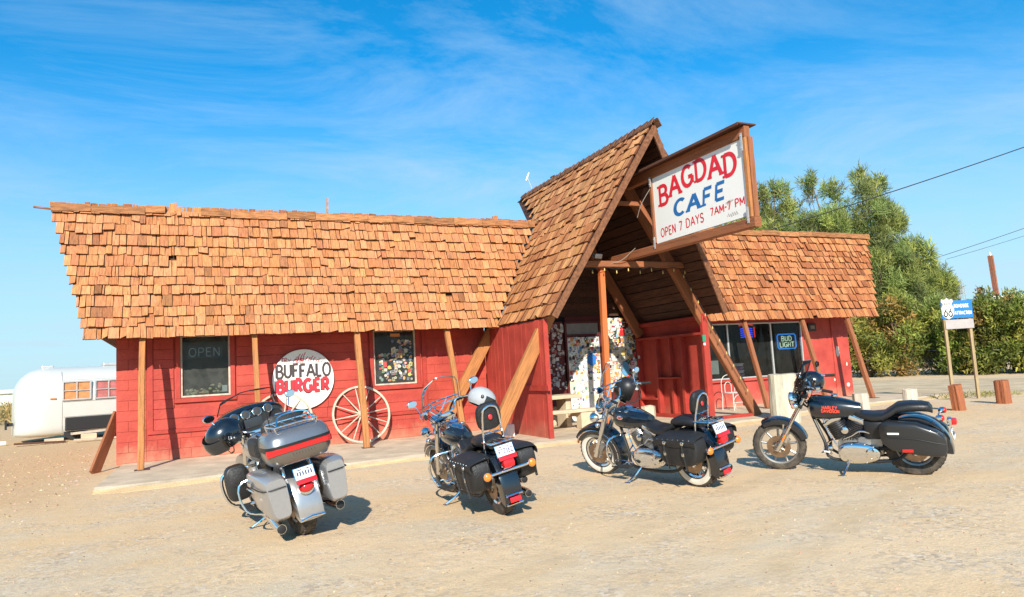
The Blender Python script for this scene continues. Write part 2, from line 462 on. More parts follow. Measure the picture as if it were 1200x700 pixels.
M_shingleg = mat('gable_shingle_wood', usecol=True, rough=.85, noise=.42, nscale=9, nstretch=(.9, 4.5, .7), bump=.5, bscale=24, fleck=(.15, .07, .035), fleck_scale=2.6, fleck_th=.66)
M_white = mat('white_paint', (.78, .76, .70), rough=.55, noise=.12, nscale=5)
M_board = mat('sign_board_white', (.80, .79, .74), rough=.5, noise=.09, nscale=1.6, color2=(.72, .71, .67), fleck=(.5, .46, .40), fleck_scale=4, fleck_th=.73)
M_col = mat('painted_patch', usecol=True, rough=.55)
M_redtxt = mat('sign_red', (.62, .015, .03), rough=.6, noise=.2, nscale=9)
M_bluetxt = mat('sign_blue', (.012, .13, .36), rough=.6, noise=.2, nscale=9)
M_dark = mat('near_black', (.012, .012, .013), rough=.6)
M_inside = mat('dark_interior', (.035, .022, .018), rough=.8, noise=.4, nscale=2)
M_winframe = mat('window_frame_paint', (.55, .42, .33), rough=.6, noise=.35, nscale=8)
M_alu = mat('window_metal', (.62, .62, .60), rough=.45, metal=.6, noise=.15, nscale=10)
M_pane = thin_glass('window_glass', (.40, .46, .46), .24, .015, .17)
M_pane2 = thin_glass('porch_window_glass', (.36, .40, .40), .22, .015, .05)
M_conc = mat('concrete', (.55, .435, .295), rough=.85, noise=.22, nscale=2.2, color2=(.60, .475, .33), bump=.5, bscale=45, fleck=(.46, .33, .21), fleck_scale=1.4, fleck_th=.66)
M_whitewash = mat('whitewashed_wood', (.52, .45, .36), rough=.85, noise=.3, nscale=6, nstretch=(6, 6, .6), color2=(.56, .48, .38), bump=.5, bscale=25, fleck=(.30, .20, .13), fleck_scale=3.2, fleck_th=.6)
M_stump = mat('red_stump_wood', (.45, .15, .06), rough=.85, noise=.55, nscale=4, nstretch=(9, 9, .5), color2=(.30, .09, .035), bump=.8, bscale=16)
M_wheelwood = mat('wheel_wood', (.62, .53, .42), rough=.85, noise=.45, nscale=7, color2=(.48, .37, .27), bump=.4, bscale=30)

# ------------------------------------------------------------------ ground
def ground_material():
    mt = bpy.data.materials.new('desert_dirt'); mt.use_nodes = True
    nt = mt.node_tree; b = nt.nodes['Principled BSDF']; L = nt.links.new
    b.inputs['Roughness'].default_value = .95; b.inputs['Specular IOR Level'].default_value = .15
    co = nt.nodes.new('ShaderNodeTexCoord')
    def noise(sc, det=6, ro=.6, st=(1, 1, 1)):
        mp_ = nt.nodes.new('ShaderNodeMapping'); mp_.inputs['Scale'].default_value = st
        L(co.outputs['Object'], mp_.inputs[0])
        n = nt.nodes.new('ShaderNodeTexNoise'); n.inputs['Scale'].default_value = sc; n.inputs['Detail'].default_value = det; n.inputs['Roughness'].default_value = ro
        L(mp_.outputs[0], n.inputs['Vector']); return n.outputs[0]
    def rng(x, a, c, d=0, e=1):
        r = nt.nodes.new('ShaderNodeMapRange'); L(x, r.inputs[0])
        for i, v in zip((1, 2, 3, 4), (a, c, d, e)): r.inputs[i].default_value = v
        return r.outputs[0]
    def mixc(fac, c0, c1, mode='MIX'):
        m_ = nt.nodes.new('ShaderNodeMix'); m_.data_type = 'RGBA'; m_.blend_type = mode
        if isinstance(fac, float): m_.inputs[0].default_value = fac
        else: L(fac, m_.inputs[0])
        for i, c in ((6, c0), (7, c1)):
            if isinstance(c, tuple): m_.inputs[i].default_value = (*c, 1)
            else: L(c, m_.inputs[i])
        return m_.outputs[2]
    big = rng(noise(.22, 5, .55), .38, .62)
    c = mixc(big, (.665, .465, .26), (.705, .51, .31))
    grey = rng(noise(.55, 8, .72, (.55, 1.2, 1)), .46, .62)
    c = mixc(grey, c, (.60, .475, .325))
    ruts = rng(noise(.7, 7, .62, (.8, 1.1, 1)), .54, .70, 0, .55)
    c = mixc(ruts, c, (.62, .40, .20))
    # gravel speckle, two sizes
    vo = nt.nodes.new('ShaderNodeTexVoronoi'); vo.inputs['Scale'].default_value = 26; L(co.outputs['Object'], vo.inputs['Vector'])
    sp = nt.nodes.new('ShaderNodeSeparateColor'); L(vo.outputs['Color'], sp.inputs[0])
    patch = rng(noise(1.1, 5, .6), .40, .70)
    mlt = nt.nodes.new('ShaderNodeMath'); mlt.operation = 'MULTIPLY'; L(rng(sp.outputs[0], .40, 1.0, 0, .9), mlt.inputs[0]); L(patch, mlt.inputs[1])
    c = mixc(mlt.outputs[0], c, (.34, .27, .21))
    mlt2 = nt.nodes.new('ShaderNodeMath'); mlt2.operation = 'MULTIPLY'; L(rng(sp.outputs[1], .72, 1.0, 0, .55), mlt2.inputs[0]); L(patch, mlt2.inputs[1])
    c = mixc(mlt2.outputs[0], c, (.78, .70, .60))
    fine = rng(noise(60, 4, .7), .25, .75, .78, 1.18)
    c = mixc(1.0, c, fine, 'MULTIPLY')
    # faint wheel tracks curving through the lot
    for (tx, ty, tr_, tw_) in ((-6.0, 12.0, 24.2, .13), (-6.0, 12.0, 25.7, .13), (18.0, -42.0, 33.5, .12), (18.0, -42.0, 35.0, .12), (4.0, 16.0, 26.6, .07)):
        vd = nt.nodes.new('ShaderNodeVectorMath'); vd.operation = 'DISTANCE'; L(co.outputs['Object'], vd.inputs[0]); vd.inputs[1].default_value = (tx, ty, 0)
        wob = nt.nodes.new('ShaderNodeMath'); wob.operation = 'MULTIPLY_ADD'; L(noise(.5, 3), wob.inputs[0]); wob.inputs[1].default_value = .8; L(vd.outputs['Value'], wob.inputs[2])
        sb = nt.nodes.new('ShaderNodeMath'); sb.operation = 'SUBTRACT'; L(wob.outputs[0], sb.inputs[0]); sb.inputs[1].default_value = tr_ + .4
        ab = nt.nodes.new('ShaderNodeMath'); ab.operation = 'ABSOLUTE'; L(sb.outputs[0], ab.inputs[0])
        tk = nt.nodes.new('ShaderNodeMath'); tk.operation = 'MULTIPLY'; L(rng(ab.outputs[0], tw_ * .6, tw_ * 1.5, .55, 0), tk.inputs[0]); L(rng(noise(1.7, 5), .38, .62, 0, 1), tk.inputs[1])
        c = mixc(tk.outputs[0], c, (.56, .40, .235))
    # reddish stony ground beside the trailer, further from the trodden lot
    se = nt.nodes.new('ShaderNodeSeparateXYZ'); L(co.outputs['Object'], se.inputs[0])
    ad = nt.nodes.new('ShaderNodeMath'); ad.operation = 'ADD'; L(se.outputs[0], ad.inputs[0])
    nn = nt.nodes.new('ShaderNodeMath'); nn.operation = 'MULTIPLY'; L(noise(.8, 5), nn.inputs[0]); nn.inputs[1].default_value = 3.0; L(nn.outputs[0], ad.inputs[1])
    left = rng(ad.outputs[0], -1.2, 1.0, 1, 0)
    front = rng(se.outputs[1], -6.0, -3.5, 0, 1)
    ml3 = nt.nodes.new('ShaderNodeMath'); ml3.operation = 'MULTIPLY'; L(left, ml3.inputs[0]); L(front, ml3.inputs[1])
    c = mixc(ml3.outputs[0], c, mixc(rng(sp.outputs[2], .2, .9), (.62, .42, .23), (.52, .34, .185)))
    far = rng(se.outputs[1], 22, 40, 0, 1)
    c = mixc(far, c, mixc(rng(noise(.12, 4), .4, .6), (.46, .33, .16), (.38, .31, .15)))
    L(c, b.inputs['Base Color'])
    h1 = noise(5, 6, .6); h2 = noise(32, 5, .7)
    a1 = nt.nodes.new('ShaderNodeMath'); a1.operation = 'MULTIPLY_ADD'; L(h2, a1.inputs[0]); a1.inputs[1].default_value = .5; L(h1, a1.inputs[2])
    bp = nt.nodes.new('ShaderNodeBump'); bp.inputs['Strength'].default_value = .42; bp.inputs['Distance'].default_value = .035
    L(a1.outputs[0], bp.inputs['Height']); L(bp.outputs[0], b.inputs['Normal'])
    return mt
M_dirt = ground_material()
b = B()
b.sheet([[(x, y, 0) for x in (-2500, -60, -20, 0, 20, 40, 80, 2500)] for y in (-300, -20, 0, 20, 60, 3000)][::1])
# winding upward
b.F = [f[::-1] if (b.V[f[1]] - b.V[f[0]]).cross(b.V[f[2]] - b.V[f[0]]).z < 0 else f for f in b.F]
g = b.make('ground', M_dirt, smooth=False); tag(g, kind='structure')

# low far hills / rise at the left horizon
M_scrub = mat('far_scrub', (.30, .24, .15), rough=.95, noise=.3, nscale=.02, color2=(.22, .21, .17))
b = B()
rng_ = random.Random(3)
G0 = []; G1 = []; G2 = []
for i in range(60):
    x = -900 + i * 40
    hh = 5 + 6 * (.5 + .5 * math.sin(i * .37 + 1)) * rng_.uniform(.7, 1.1)
    G0.append((x, 1400, -.5)); G1.append((x, 1450 + rng_.uniform(-10, 10), hh)); G2.append((x, 1560, -.5))
b.sheet([G2, G1, G0])
tag(b.make('hills', M_scrub), kind='structure')

M_bank = mat('drifted_dirt', (.60, .41, .215), rough=.95, noise=.2, nscale=3, bump=.6, bscale=30)
# concrete apron in front of the cafe
b = B()
rs = random.Random(5)
top = []
front = [(-1.42, -3.40)] + [(-1.0 + i * .55, -3.5 + rs.uniform(-.10, .10) - (.12 if i > 5 else 0)) for i in range(0, 24)] + [(12.4, -3.3), (13.2, -3.0), (14.5, -2.75), (16, -2.6), (17.5, -2.5), (19.3, -2.4)]
n = len(front)
secs = [[Vector((x, y - .22, -.03)), Vector((x, y - .12 + rs.uniform(-.06, .06), .006)), Vector((x, y + .0 + rs.uniform(-.04, .05), .048)), Vector((x, y + .10, .078)), Vector((x + (.1 if i == 0 else 0), .25, .08)), Vector((x + (.1 if i == 0 else 0), .25, -.03))] for i, (x, y) in enumerate(front)]
b.loft(secs, cap=True)
for i_, f_ in enumerate(b.F):
    if max(b.V[q].z for q in f_) < .07 and len(f_) == 4: b.M[i_] = 1
tag(b.make('pavement', [M_conc, M_bank], smooth=False), kind='structure')

# dusty tarmac lane at the right
M_tarmac = mat('dusty_tarmac', (.50, .38, .24), rough=.9, noise=.25, nscale=1.2, color2=(.58, .44, .27), bump=.4, bscale=50, fleck=(.60, .47, .31), fleck_scale=.35, fleck_th=.56)
b = B(); rs = random.Random(11)
pl = [(21, -2.2), (19.8, .5), (20.4, 6), (22, 12), (24, 22), (27.5, 24), (28.6, 12), (28.4, 7), (29.2, 3.0), (30.4, -1), (32, -8), (26, -7), (23.5, -4.2)]
ctr = Vector((25, 4, .004)); P = []
for i, (x, y) in enumerate(pl):
    x2, y2 = pl[(i + 1) % len(pl)]
    for k in range(6):
        t = k / 6; P.append((x + (x2 - x) * t + rs.uniform(-.15, .15), y + (y2 - y) * t + rs.uniform(-.15, .15), .004))
b.raw([ctr] + P, [[0, 1 + (i + 1) % len(P), 1 + i] for i in range(len(P))])
b.F = [f[::-1] if (b.V[f[1]] - b.V[f[0]]).cross(b.V[f[2]] - b.V[f[0]]).z < 0 else f for f in b.F]
tag(b.make('road', M_tarmac, smooth=False), kind='structure')

# loose stones
def pebbles(name, n, region, smin, smax, pal, seed):
    rg = np.random.default_rng(seed); b = B(); rr = random.Random(seed)
    base = [(1, 0, 0), (-.2, 1, .0), (-1, -.1, 0), (.1, -1, 0), (.1, .1, .8), (.0, 0, -.3)]
    for i in range(n):
        x, y = region(rr)
        s_ = smin + (smax - smin) * rr.random() ** 4; a = rr.uniform(0, 6.28); q = rr.uniform(.6, 1)
        c_, s2 = math.cos(a), math.sin(a); b.col = tuple(k * rr.uniform(.8, 1.15) for k in rr.choice(pal))
        V = []
        for px, py, pz in base:
            j = rr.uniform(.75, 1.2)
            V.append((x + s_ * j * (c_ * px - s2 * py * q), y + s_ * j * (s2 * px + c_ * py * q), s_ * j * pz * .7))
        b.raw(V, [[0, 1, 4], [1, 2, 4], [2, 3, 4], [3, 0, 4]])
    return b.make(name, M_stone, smooth=False)
M_stone = mat('stones', usecol=True, rough=.95, noise=.2, nscale=30)
PAL = [(.48, .36, .22), (.36, .27, .18), (.50, .39, .26), (.24, .17, .11), (.48, .32, .18)]
def reg_near(r):
    d = 4.5 + 12 * r.random() ** .8; a = R(24.4 + r.uniform(-42, 42)); return (d * math.sin(a), -15.64 + d * math.cos(a) * 1.0) if -15.64 + d * math.cos(a) < -3.75 else (r.uniform(-4, 16), r.uniform(-12, -3.8))
tag(pebbles('gravel', 11000, reg_near, .004, .017, PAL, 4), kind='stuff')
PAL2 = [(.46, .31, .18), (.40, .26, .15), (.55, .39, .24), (.30, .20, .12)]
def reg_left(r):
    while 1:
        x, y = r.uniform(-11, -1.7), r.uniform(-7.5, 22)
        if r.random() < .8: x = r.uniform(-6, -1.7); y = r.uniform(-6, 6)
        return x, y
tag(pebbles('rubble', 3600, reg_left, .008, .04, PAL2, 9), kind='stuff')

# ------------------------------------------------------------------ the cafe
cafe = thing('roadside_cafe', 'red painted roadside cafe with shaggy wooden shingle roofs and a steep timber porch gable', 'cafe', (8.5, 0, 0))
INV = Matrix.Translation((-8.5, 0, 0))
def P_(o): o.matrix_parent_inverse = INV.copy(); return o         # parts of the cafe are built in world coordinates
def part(b, name, mt, parent=None, smooth=False):
    o = b.make(name, mt, parent or cafe, smooth)
    if parent is None: P_(o)
    return o
EZ, EY, RZ, RY = 2.47, -.87, 5.05, -.14
XC, GZ, GEX, GEZ = 8.52, 6.30, 6.35, 2.50     # gable: ridge x, ridge z, left eave x, z
SL = (XC - GEX) / (GZ - GEZ)

# walls -----------------------------------------------------------
def wall_with_holes(b, x0, x1, y0, y1, z0, z1, holes):
    xs = sorted(set([x0, x1] + [h[0] for h in holes] + [h[1] for h in holes]))
    for a, c in zip(xs[:-1], xs[1:]):
        zz_ = [z0, z1]; hs = [h for h in holes if h[0] <= a + 1e-6 and h[1] >= c - 1e-6]
        if hs: zz_ = [z0, hs[0][2], hs[0][3], z1]
        for k in range(0, len(zz_), 2):
            if zz_[k + 1] - zz_[k] > .005: b.box(((a + c) / 2, (y0 + y1) / 2, (zz_[k] + zz_[k + 1]) / 2), (c - a, y1 - y0, zz_[k + 1] - zz_[k]))
W1 = (-.31, .62, 1.28, 2.53); W2 = (3.60, 4.58, 1.28, 2.52); W3 = (12.9, 16.56, .84, 2.42)
b = B()
wall_with_holes(b, -1.44, 6.30, 0, .18, .05, 2.62, [W1, W2])
b.box((-1.35, 4.19, 1.335), (.18, 8.0, 2.57)); 
part(b, 'wall', M_redb)
b = B()
wall_with_holes(b, 10.80, 18.48, 0, .18, .05, 2.62, [W3])
b.box((18.39, 4.19, 1.335), (.18, 8.0, 2.57))
b.box((17.99 + .14, -.012, 1.32), (.69, .024, 2.48))           # raised panel at the right corner
b.box((13.0, -.03, .80), (.2, .06, .07)); b.box((14.73, -.035, .80), (3.74, .07, .06))
part(b, 'wall', mat('right_wing_red', (.38, .040, .027), rough=.72, noise=.2, nscale=1.3, color2=(.45, .066, .048), bump=.3, bscale=20, fleck=(.6, .4, .33), fleck_scale=2.1, fleck_th=.71, dust=(.50, .27, .17)))
b = B(); b.box((8.52, 8.1, 1.335), (19.9, .18, 2.57)); part(b, 'wall', M_redb)
# block joints on the bare block parts of the front: shallow courses
b = B()
rs = random.Random(2)
for (xa, xb, za, zb) in ((-1.43, -.92, .09, 2.6), (-.92, 4.80, .09, .64), (4.82, 6.28, .09, 2.6)):
    z = za; k = 0
    while z < zb - .02:
        zt = min(z + .197, zb); x = xa - (.2 if k % 2 else 0)
        while x < xb - .01:
            x0, x1 = max(x, xa), min(x + .397, xb)
            if x1 - x0 > .02: b.box(((x0 + x1) / 2, -.004 + rs.uniform(-.0015, .0015), (z + zt) / 2 - .002), (x1 - x0 - .005, .012, zt - z - .005), bev=.002)
            x += .40
        z += .20; k += 1
part(b, 'block_facing', M_redb)
# horizontal boards between the corner and the second window
b = B(); z = .67
while z < 2.58:
    zt = min(z + rs.uniform(.17, .23), 2.58)
    segs = [(-.80, 4.72)]
    for (wa, wb, wz0, wz1) in (W1, W2):
        if zt > wz0 - .12:
            segs = [q for (sa, sb) in segs for q in ((sa, min(sb, wa - .12)), (max(sa, wb + .12), sb)) if q[1] - q[0] > .02] if any(sa < wb and sb > wa for sa, sb in segs) else segs
    for sa, sb in segs:
        cut = [sa, sb]
        if sb - sa > 3: cut = [sa, sa + (sb - sa) * rs.uniform(.35, .65), sb]
        for a_, c_ in zip(cut[:-1], cut[1:]):
            b.box(((a_ + c_) / 2, -.013 + rs.uniform(-.006, .003), (z + zt) / 2), (c_ - a_ - .006, .026, zt - z - .007), rot=(R(rs.uniform(-1.2, .4)), R(rs.uniform(-.12, .12)), 0), bev=.003)
    z = zt
part(b, 'wall_boards', M_red)
b = B()
b.box((-.855, -.022, 1.6), (.10, .05, 1.98)); b.box((1.95, -.022, .635), (5.7, .046, .07)); b.box((4.77, -.022, 1.6), (.09, .05, 1.98))
part(b, 'board_trim', M_redtrim)

# windows -----------------------------------------------------------
def window(h, mull=(), trim=True, frame_mat=M_winframe, ft=.035, depth=1.6):
    x0, x1, z0, z1 = h
    b = B()
    for (cx_, cz_, sx_, sz_) in ((x0 + ft / 2, (z0 + z1) / 2, ft, z1 - z0), (x1 - ft / 2, (z0 + z1) / 2, ft, z1 - z0), ((x0 + x1) / 2, z0 + ft / 2, x1 - x0 - 2 * ft, ft), ((x0 + x1) / 2, z1 - ft / 2, x1 - x0 - 2 * ft, ft)):
        b.box((cx_, .02, cz_), (sx_, .07, sz_), bev=.003)
    for mx_ in mull: b.box((mx_, .02, (z0 + z1) / 2), (.05, .06, z1 - z0 - 2 * ft - .002), bev=.003)
    w = part(b, 'window', frame_mat)
    b = B(); b.raw([(x0 + ft, .03, z0 + ft), (x1 - ft, .03, z0 + ft), (x1 - ft, .03, z1 - ft), (x0 + ft, .03, z1 - ft)], [[0, 1, 2, 3]])
    b.make('pane', M_pane if depth < 2 else M_pane2, w, False)
    if trim:
        b = B(); t = .085
        b.box((x0 - t / 2 - .002, -.022, (z0 + z1) / 2), (t, .052, z1 - z0 + .02)); b.box((x1 + t / 2 + .002, -.022, (z0 + z1) / 2), (t, .052, z1 - z0 + .02))
        b.box(((x0 + x1) / 2, -.025, z0 - t / 2 - .012), (x1 - x0 + 2 * t + .06, .06, t))
        b.make('sill_trim', M_redtrim, w, False)
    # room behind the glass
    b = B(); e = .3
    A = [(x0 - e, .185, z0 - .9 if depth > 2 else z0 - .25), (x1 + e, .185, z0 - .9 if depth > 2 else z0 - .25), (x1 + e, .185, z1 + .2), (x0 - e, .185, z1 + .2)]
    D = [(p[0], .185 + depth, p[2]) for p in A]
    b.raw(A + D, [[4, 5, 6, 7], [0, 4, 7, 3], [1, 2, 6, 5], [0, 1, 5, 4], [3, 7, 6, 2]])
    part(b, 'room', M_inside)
    return w
w1 = window(W1); w2 = window(W2); w3 = window(W3, (13.74, 15.36), trim=False, frame_mat=M_alu, ft=.04, depth=3.2)
# pale net curtain lumps at the foot of the first window
b = B(); rs = random.Random(21)
for i in range(46):
    x = rs.uniform(W1[0] + .06, W1[1] - .06); h_ = rs.uniform(.0, .10 if x < .2 else .2)
    b.col = tuple(c * rs.uniform(.7, 1.1) for c in (.62, .52, .33)); b.ell((x, .10 + rs.uniform(0, .05), W1[2] + .05 + h_), (rs.uniform(.02, .05), .02, rs.uniform(.015, .035)), seg=7, rings=5)
b.make('curtain_scraps', M_col, w1)
b = B(); b.col = (.7, .72, .7); b.box((W1[1] - .11, .06, W1[2] + .14), (.10, .012, .13)); b.make('paper_note', M_col, w1, False)

# roofs -----------------------------------------------------------
PALS = [(0.491, 0.200, 0.077), (0.523, 0.218, 0.087), (0.460, 0.180, 0.067), (0.544, 0.238, 0.096), (0.429, 0.160, 0.058), (0.481, 0.194, 0.075)]
PALR = [(0.414, 0.152, 0.052), (0.451, 0.175, 0.061), (0.368, 0.124, 0.040), (0.478, 0.198, 0.072), (0.331, 0.106, 0.033)]
PALG = [(0.488, 0.209, 0.071), (0.541, 0.242, 0.085), (0.435, 0.171, 0.055), (0.572, 0.275, 0.104), (0.392, 0.143, 0.044)]
def shingles(b, O, u, v, n, Ls, expo, ulo, uhi, pal, wr, rs, drop=.014, lift=.026, th=.030, dark=.03):
    """courses of split shakes; butts and edges are coloured dark to paint the shade between courses"""
    O = Vector(O); u = Vector(u).normalized(); v = Vector(v).normalized(); n = Vector(n).normalized()
    rows = [-.05]; 
    while rows[-1] < Ls - expo * .55: rows.append(max(rows[-1], 0) + expo * rs.uniform(.82, 1.18))
    for k, vb in enumerate(rows):
        nxt = rows[k + 1] if k + 1 < len(rows) else Ls
        a = ulo(min(max(vb, 0) / Ls, 1)) - rs.uniform(0, .05); e = uhi(min(max(vb, 0) / Ls, 1)); x = a + rs.uniform(-.2, 0); rowl = rs.uniform(.85, 1.2)
        while x < e:
            w = rs.uniform(*wr) if rs.random() > .12 else rs.uniform(.04, .09); x0, x1 = max(x, a), min(x + w - rs.uniform(.005, .016), e); x += w
            if x1 - x0 < .025: continue
            d0 = vb - rs.uniform(-drop, drop) * (1 if k else .3); d1 = d0 + rs.uniform(-.012, .012)
            q_ = rs.random()
            if q_ < .025: d0 += expo * .3; d1 = d0 + rs.uniform(-.03, .03)
            elif q_ < .030 and 1 < k < len(rows) - 1: continue
            elif q_ < .06: d1 += expo * rs.uniform(.1, .3)
            top_ = min(nxt + expo * .7, Ls)
            lf = lift * rs.uniform(.6, 1.6) * rowl; t = th * rs.uniform(.7, 1.4); sk = rs.uniform(-.008, .008)
            c_ = rs.choice(pal); f = rs.uniform(.91, 1.06)
            if rs.random() < dark: f *= rs.uniform(.55, .8)
            fc = (c_[0] * f, c_[1] * f * rs.uniform(.95, 1.04), c_[2] * f * rs.uniform(.9, 1.1))
            tw_ = rs.uniform(-.010, .010)
            def p(uu, vv, nn): return O + u * uu + v * vv + n * nn
            V = [p(x0, d0, lf + t + tw_), p(x1, d1, lf + t - tw_), p(x1 + sk, top_, t * .5 + .004), p(x0 + sk, top_, t * .5 + .004),
                 p(x0, d0, lf + tw_), p(x1, d1, lf - tw_), p(x1 + sk, top_, .001), p(x0 + sk, top_, .001)]
            b.col = fc; b.raw(V, [[0, 1, 2, 3]])
            b.col = (fc[0] * .26, fc[1] * .18, fc[2] * .14); b.raw(V, [[4, 5, 1, 0], [7, 4, 0, 3], [5, 6, 2, 1], [4, 7, 6, 5]])  # darkened butt, sides and underside: shade lines of the rows put into the colour
            if rs.random() < .35 and x1 - x0 > .09:      # a split running up the shake from its butt
                xs_ = x0 + (x1 - x0) * rs.uniform(.25, .75); hh = min(top_, nxt - .02) - max(d0, d1); hh *= rs.uniform(.4, .95)
                if hh > .03:
                    sl_ = (lf + t - t * .5 - .004) / max(top_ - d0, .1)
                    def zf(q): return lf + t - sl_ * q + .0015
                    b.raw([p(xs_ - .004, d0 + .001, zf(0) + .001), p(xs_ + .004, d0 + .001, zf(0) + .001), p(xs_ + .001 + sk * .5, d0 + hh, zf(hh) + .001)], [[0, 1, 2]])
rs = random.Random(31)
vM = Vector((0, RY - EY, RZ - EZ)); LM = vM.length; nM = Vector((0, -(RZ - EZ), RY - EY))
b = B()
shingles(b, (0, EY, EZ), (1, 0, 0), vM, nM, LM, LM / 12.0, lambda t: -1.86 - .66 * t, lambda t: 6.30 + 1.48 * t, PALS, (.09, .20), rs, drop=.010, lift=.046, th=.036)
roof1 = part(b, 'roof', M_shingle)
b = B()
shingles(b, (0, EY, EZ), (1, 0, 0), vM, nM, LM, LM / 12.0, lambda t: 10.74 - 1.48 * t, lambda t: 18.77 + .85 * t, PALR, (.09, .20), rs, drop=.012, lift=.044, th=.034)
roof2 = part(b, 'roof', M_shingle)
# roof body under the shingles, soffit and the low back slope
def prism(b, pts_a, pts_b):
    n_ = len(pts_a); b.raw(list(pts_a) + list(pts_b), [list(range(n_))[::-1], [n_ + i for i in range(n_)]] + [[i, (i + 1) % n_, n_ + (i + 1) % n_, n_ + i] for i in range(n_)])
b = B()
prism(b, [(-1.83, EY + .02, EZ - .01), (-2.47, RY + .02, RZ - .03), (-2.2, 8.3, 2.75), (-1.83, 8.3, 2.55), (-1.83, 0, 2.6)], [(6.2, EY + .02, EZ - .01), (7.62, RY + .02, RZ - .03), (7.62, 8.3, 2.75), (6.2, 8.3, 2.55), (6.2, 0, 2.6)])
b.make('roof_body', M_darkwood, roof1, False)
b = B()
prism(b, [(10.85, EY + .02, EZ - .01), (9.42, RY + .02, RZ - .03), (9.42, 8.3, 2.75), (10.85, 8.3, 2.55), (10.85, 0, 2.6)], [(18.74, EY + .02, EZ - .01), (19.56, RY + .02, RZ - .03), (19.2, 8.3, 2.75), (18.74, 8.3, 2.55), (18.74, 0, 2.6)])
b.make('roof_body', M_darkwood, roof2, False)
# ridge boards
M_ridge = mat('ridge_wood', usecol=True, rough=.85, noise=.55, nscale=5, nstretch=(1, 6, 6), bump=.5, bscale=20)
def ridge_boards(x0, x1, roof, rs, gap=None, lean=0.0):
    x = x0
    while x < x1:
        w = rs.uniform(.5, 1.15); xe = min(x + w, x1)
        if gap and x < gap[1] and xe > gap[0]:
            if x < gap[0] - .05: xe = gap[0]
            else:
                x = gap[1]; continue
        f = rs.uniform(.75, 1.25); b = B(); b.col = (.36 * f, .15 * f, .055 * f)
        y_, z_ = RY - .085, RZ - .02 + rs.uniform(-.018, .02)
        prof = [(-.02, -.07), (-.02, .055), (.0, .066), (.15, .07), (.15, .085), (-.02, .082), (-.045, .06), (-.05, -.068)]
        s1, s2 = rs.uniform(-.012, .012), rs.uniform(-.012, .012)
        b.loft([[Vector((x, y_ + p, z_ + q + s1)) for p, q in prof], [Vector((xe - .008, y_ + p, z_ + q + s2)) for p, q in prof]])
        b.make('ridge_board', M_ridge, roof, False)
        x = xe
ridge_boards(-2.50, 7.72, roof1, rs, gap=(-.55, .10))
b = B()
b.col = (.30, .13, .055); b.box((-2.62, RY - .03, RZ - .03), (.34, .06, .03), rot=(0, R(4), R(5)))      # split board end sticking out at the corner
b.make('ridge_board', M_ridge, roof1, False)
ridge_boards(9.4, 19.62, roof2, rs)
b = B(); b.col = (.42, .2, .09); b.box((2.66, RY - .02, RZ + .2), (.04, .04, .45), rot=(0, R(2), 0)); b.make('vent_stick', M_deck, roof1, False)

# gable roof over the porch
vG = Vector((XC - GEX, 0, GZ - GEZ)); LG = vG.length; nG = Vector((-(GZ - GEZ), 0, XC - GEX))
YF0, YF1 = -3.50, -4.28
def yback(t):
    z = GEZ + (GZ - GEZ) * t
    return EY + .10 + (RY - EY) * (z - EZ) / (RZ - EZ) if z < RZ else RY + .1 + (2.0 - RY) * (z - RZ) / (GZ - RZ)
b = B()
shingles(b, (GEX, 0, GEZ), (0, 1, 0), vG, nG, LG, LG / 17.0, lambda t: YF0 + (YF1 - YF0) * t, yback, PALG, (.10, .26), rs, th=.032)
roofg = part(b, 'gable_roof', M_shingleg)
b = B()
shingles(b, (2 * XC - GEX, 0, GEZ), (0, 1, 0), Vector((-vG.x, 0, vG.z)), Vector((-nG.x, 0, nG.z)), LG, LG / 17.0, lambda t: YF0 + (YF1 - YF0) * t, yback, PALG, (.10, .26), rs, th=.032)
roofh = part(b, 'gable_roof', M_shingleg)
# board deck on the underside of both slopes
for sgn, rf in ((1, roofg), (-1, roofh)):
    b = B(); nb = 20
    for i in range(nb):
        t0, t1 = i / nb, (i + 1) / nb - .004
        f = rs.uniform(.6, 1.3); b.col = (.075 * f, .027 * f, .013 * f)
        V = []
        for t in (t0, t1):
            yy0 = YF0 + (YF1 - YF0) * t + .03; yy1 = yback(t) + .25
            for y in (yy0, yy1):
                for d in (-.004, -.05 - (.006 if i % 2 else 0)):
                    p = Vector((GEX, y, GEZ)) + vG * t + nG.normalized() * d
                    V.append(Vector((XC + (p.x - XC) * sgn, p.y, p.z)))
        b.raw(V, [[0, 2, 6, 4], [1, 5, 7, 3], [0, 1, 3, 2], [4, 6, 7, 5], [0, 4, 5, 1], [2, 3, 7, 6]])
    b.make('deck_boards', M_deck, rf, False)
    # rake board along the front edge
    b = B(); b.col = (.20, .08, .035)
    p0 = Vector((XC + (GEX - .01 - XC) * sgn, YF0 - .015, GEZ - .02)); p1 = Vector((XC - .02 * sgn, YF1 - .015, GZ - .05))
    d = (p1 - p0).normalized(); up = (nG.normalized()); up = Vector((up.x * sgn, up.y, up.z)); sd = d.cross(up).normalized()
    V = [p + up * a_ + sd * c_ for p in (p0, p1) for a_ in (-.12, .012) for c_ in (-.018, .018)]
    b.raw(V, [[0, 1, 3, 2], [4, 6, 7, 5], [0, 4, 5, 1], [2, 3, 7, 6], [0, 2, 6, 4], [1, 5, 7, 3]])
    b.make('rake_board', M_deck, rf, False)
# ridge cap: overlapping dark shingles, their tips rising to the front
b = B(); y = 2.0
while y > YF1 + .12:
    f = rs.uniform(.7, 1.25); b.col = (.17 * f, .075 * f, .036 * f)
    for sgn in (1, -1):
        b.box((XC - sgn * .065, y - .12, GZ - .005), (.19, .34, .018), rot=(R(-5.5 - rs.uniform(0, 3)), R(-60 * sgn), R(rs.uniform(-2, 2))))
    y -= .235
b.make('ridge_cap', M_deck, roofg, False)
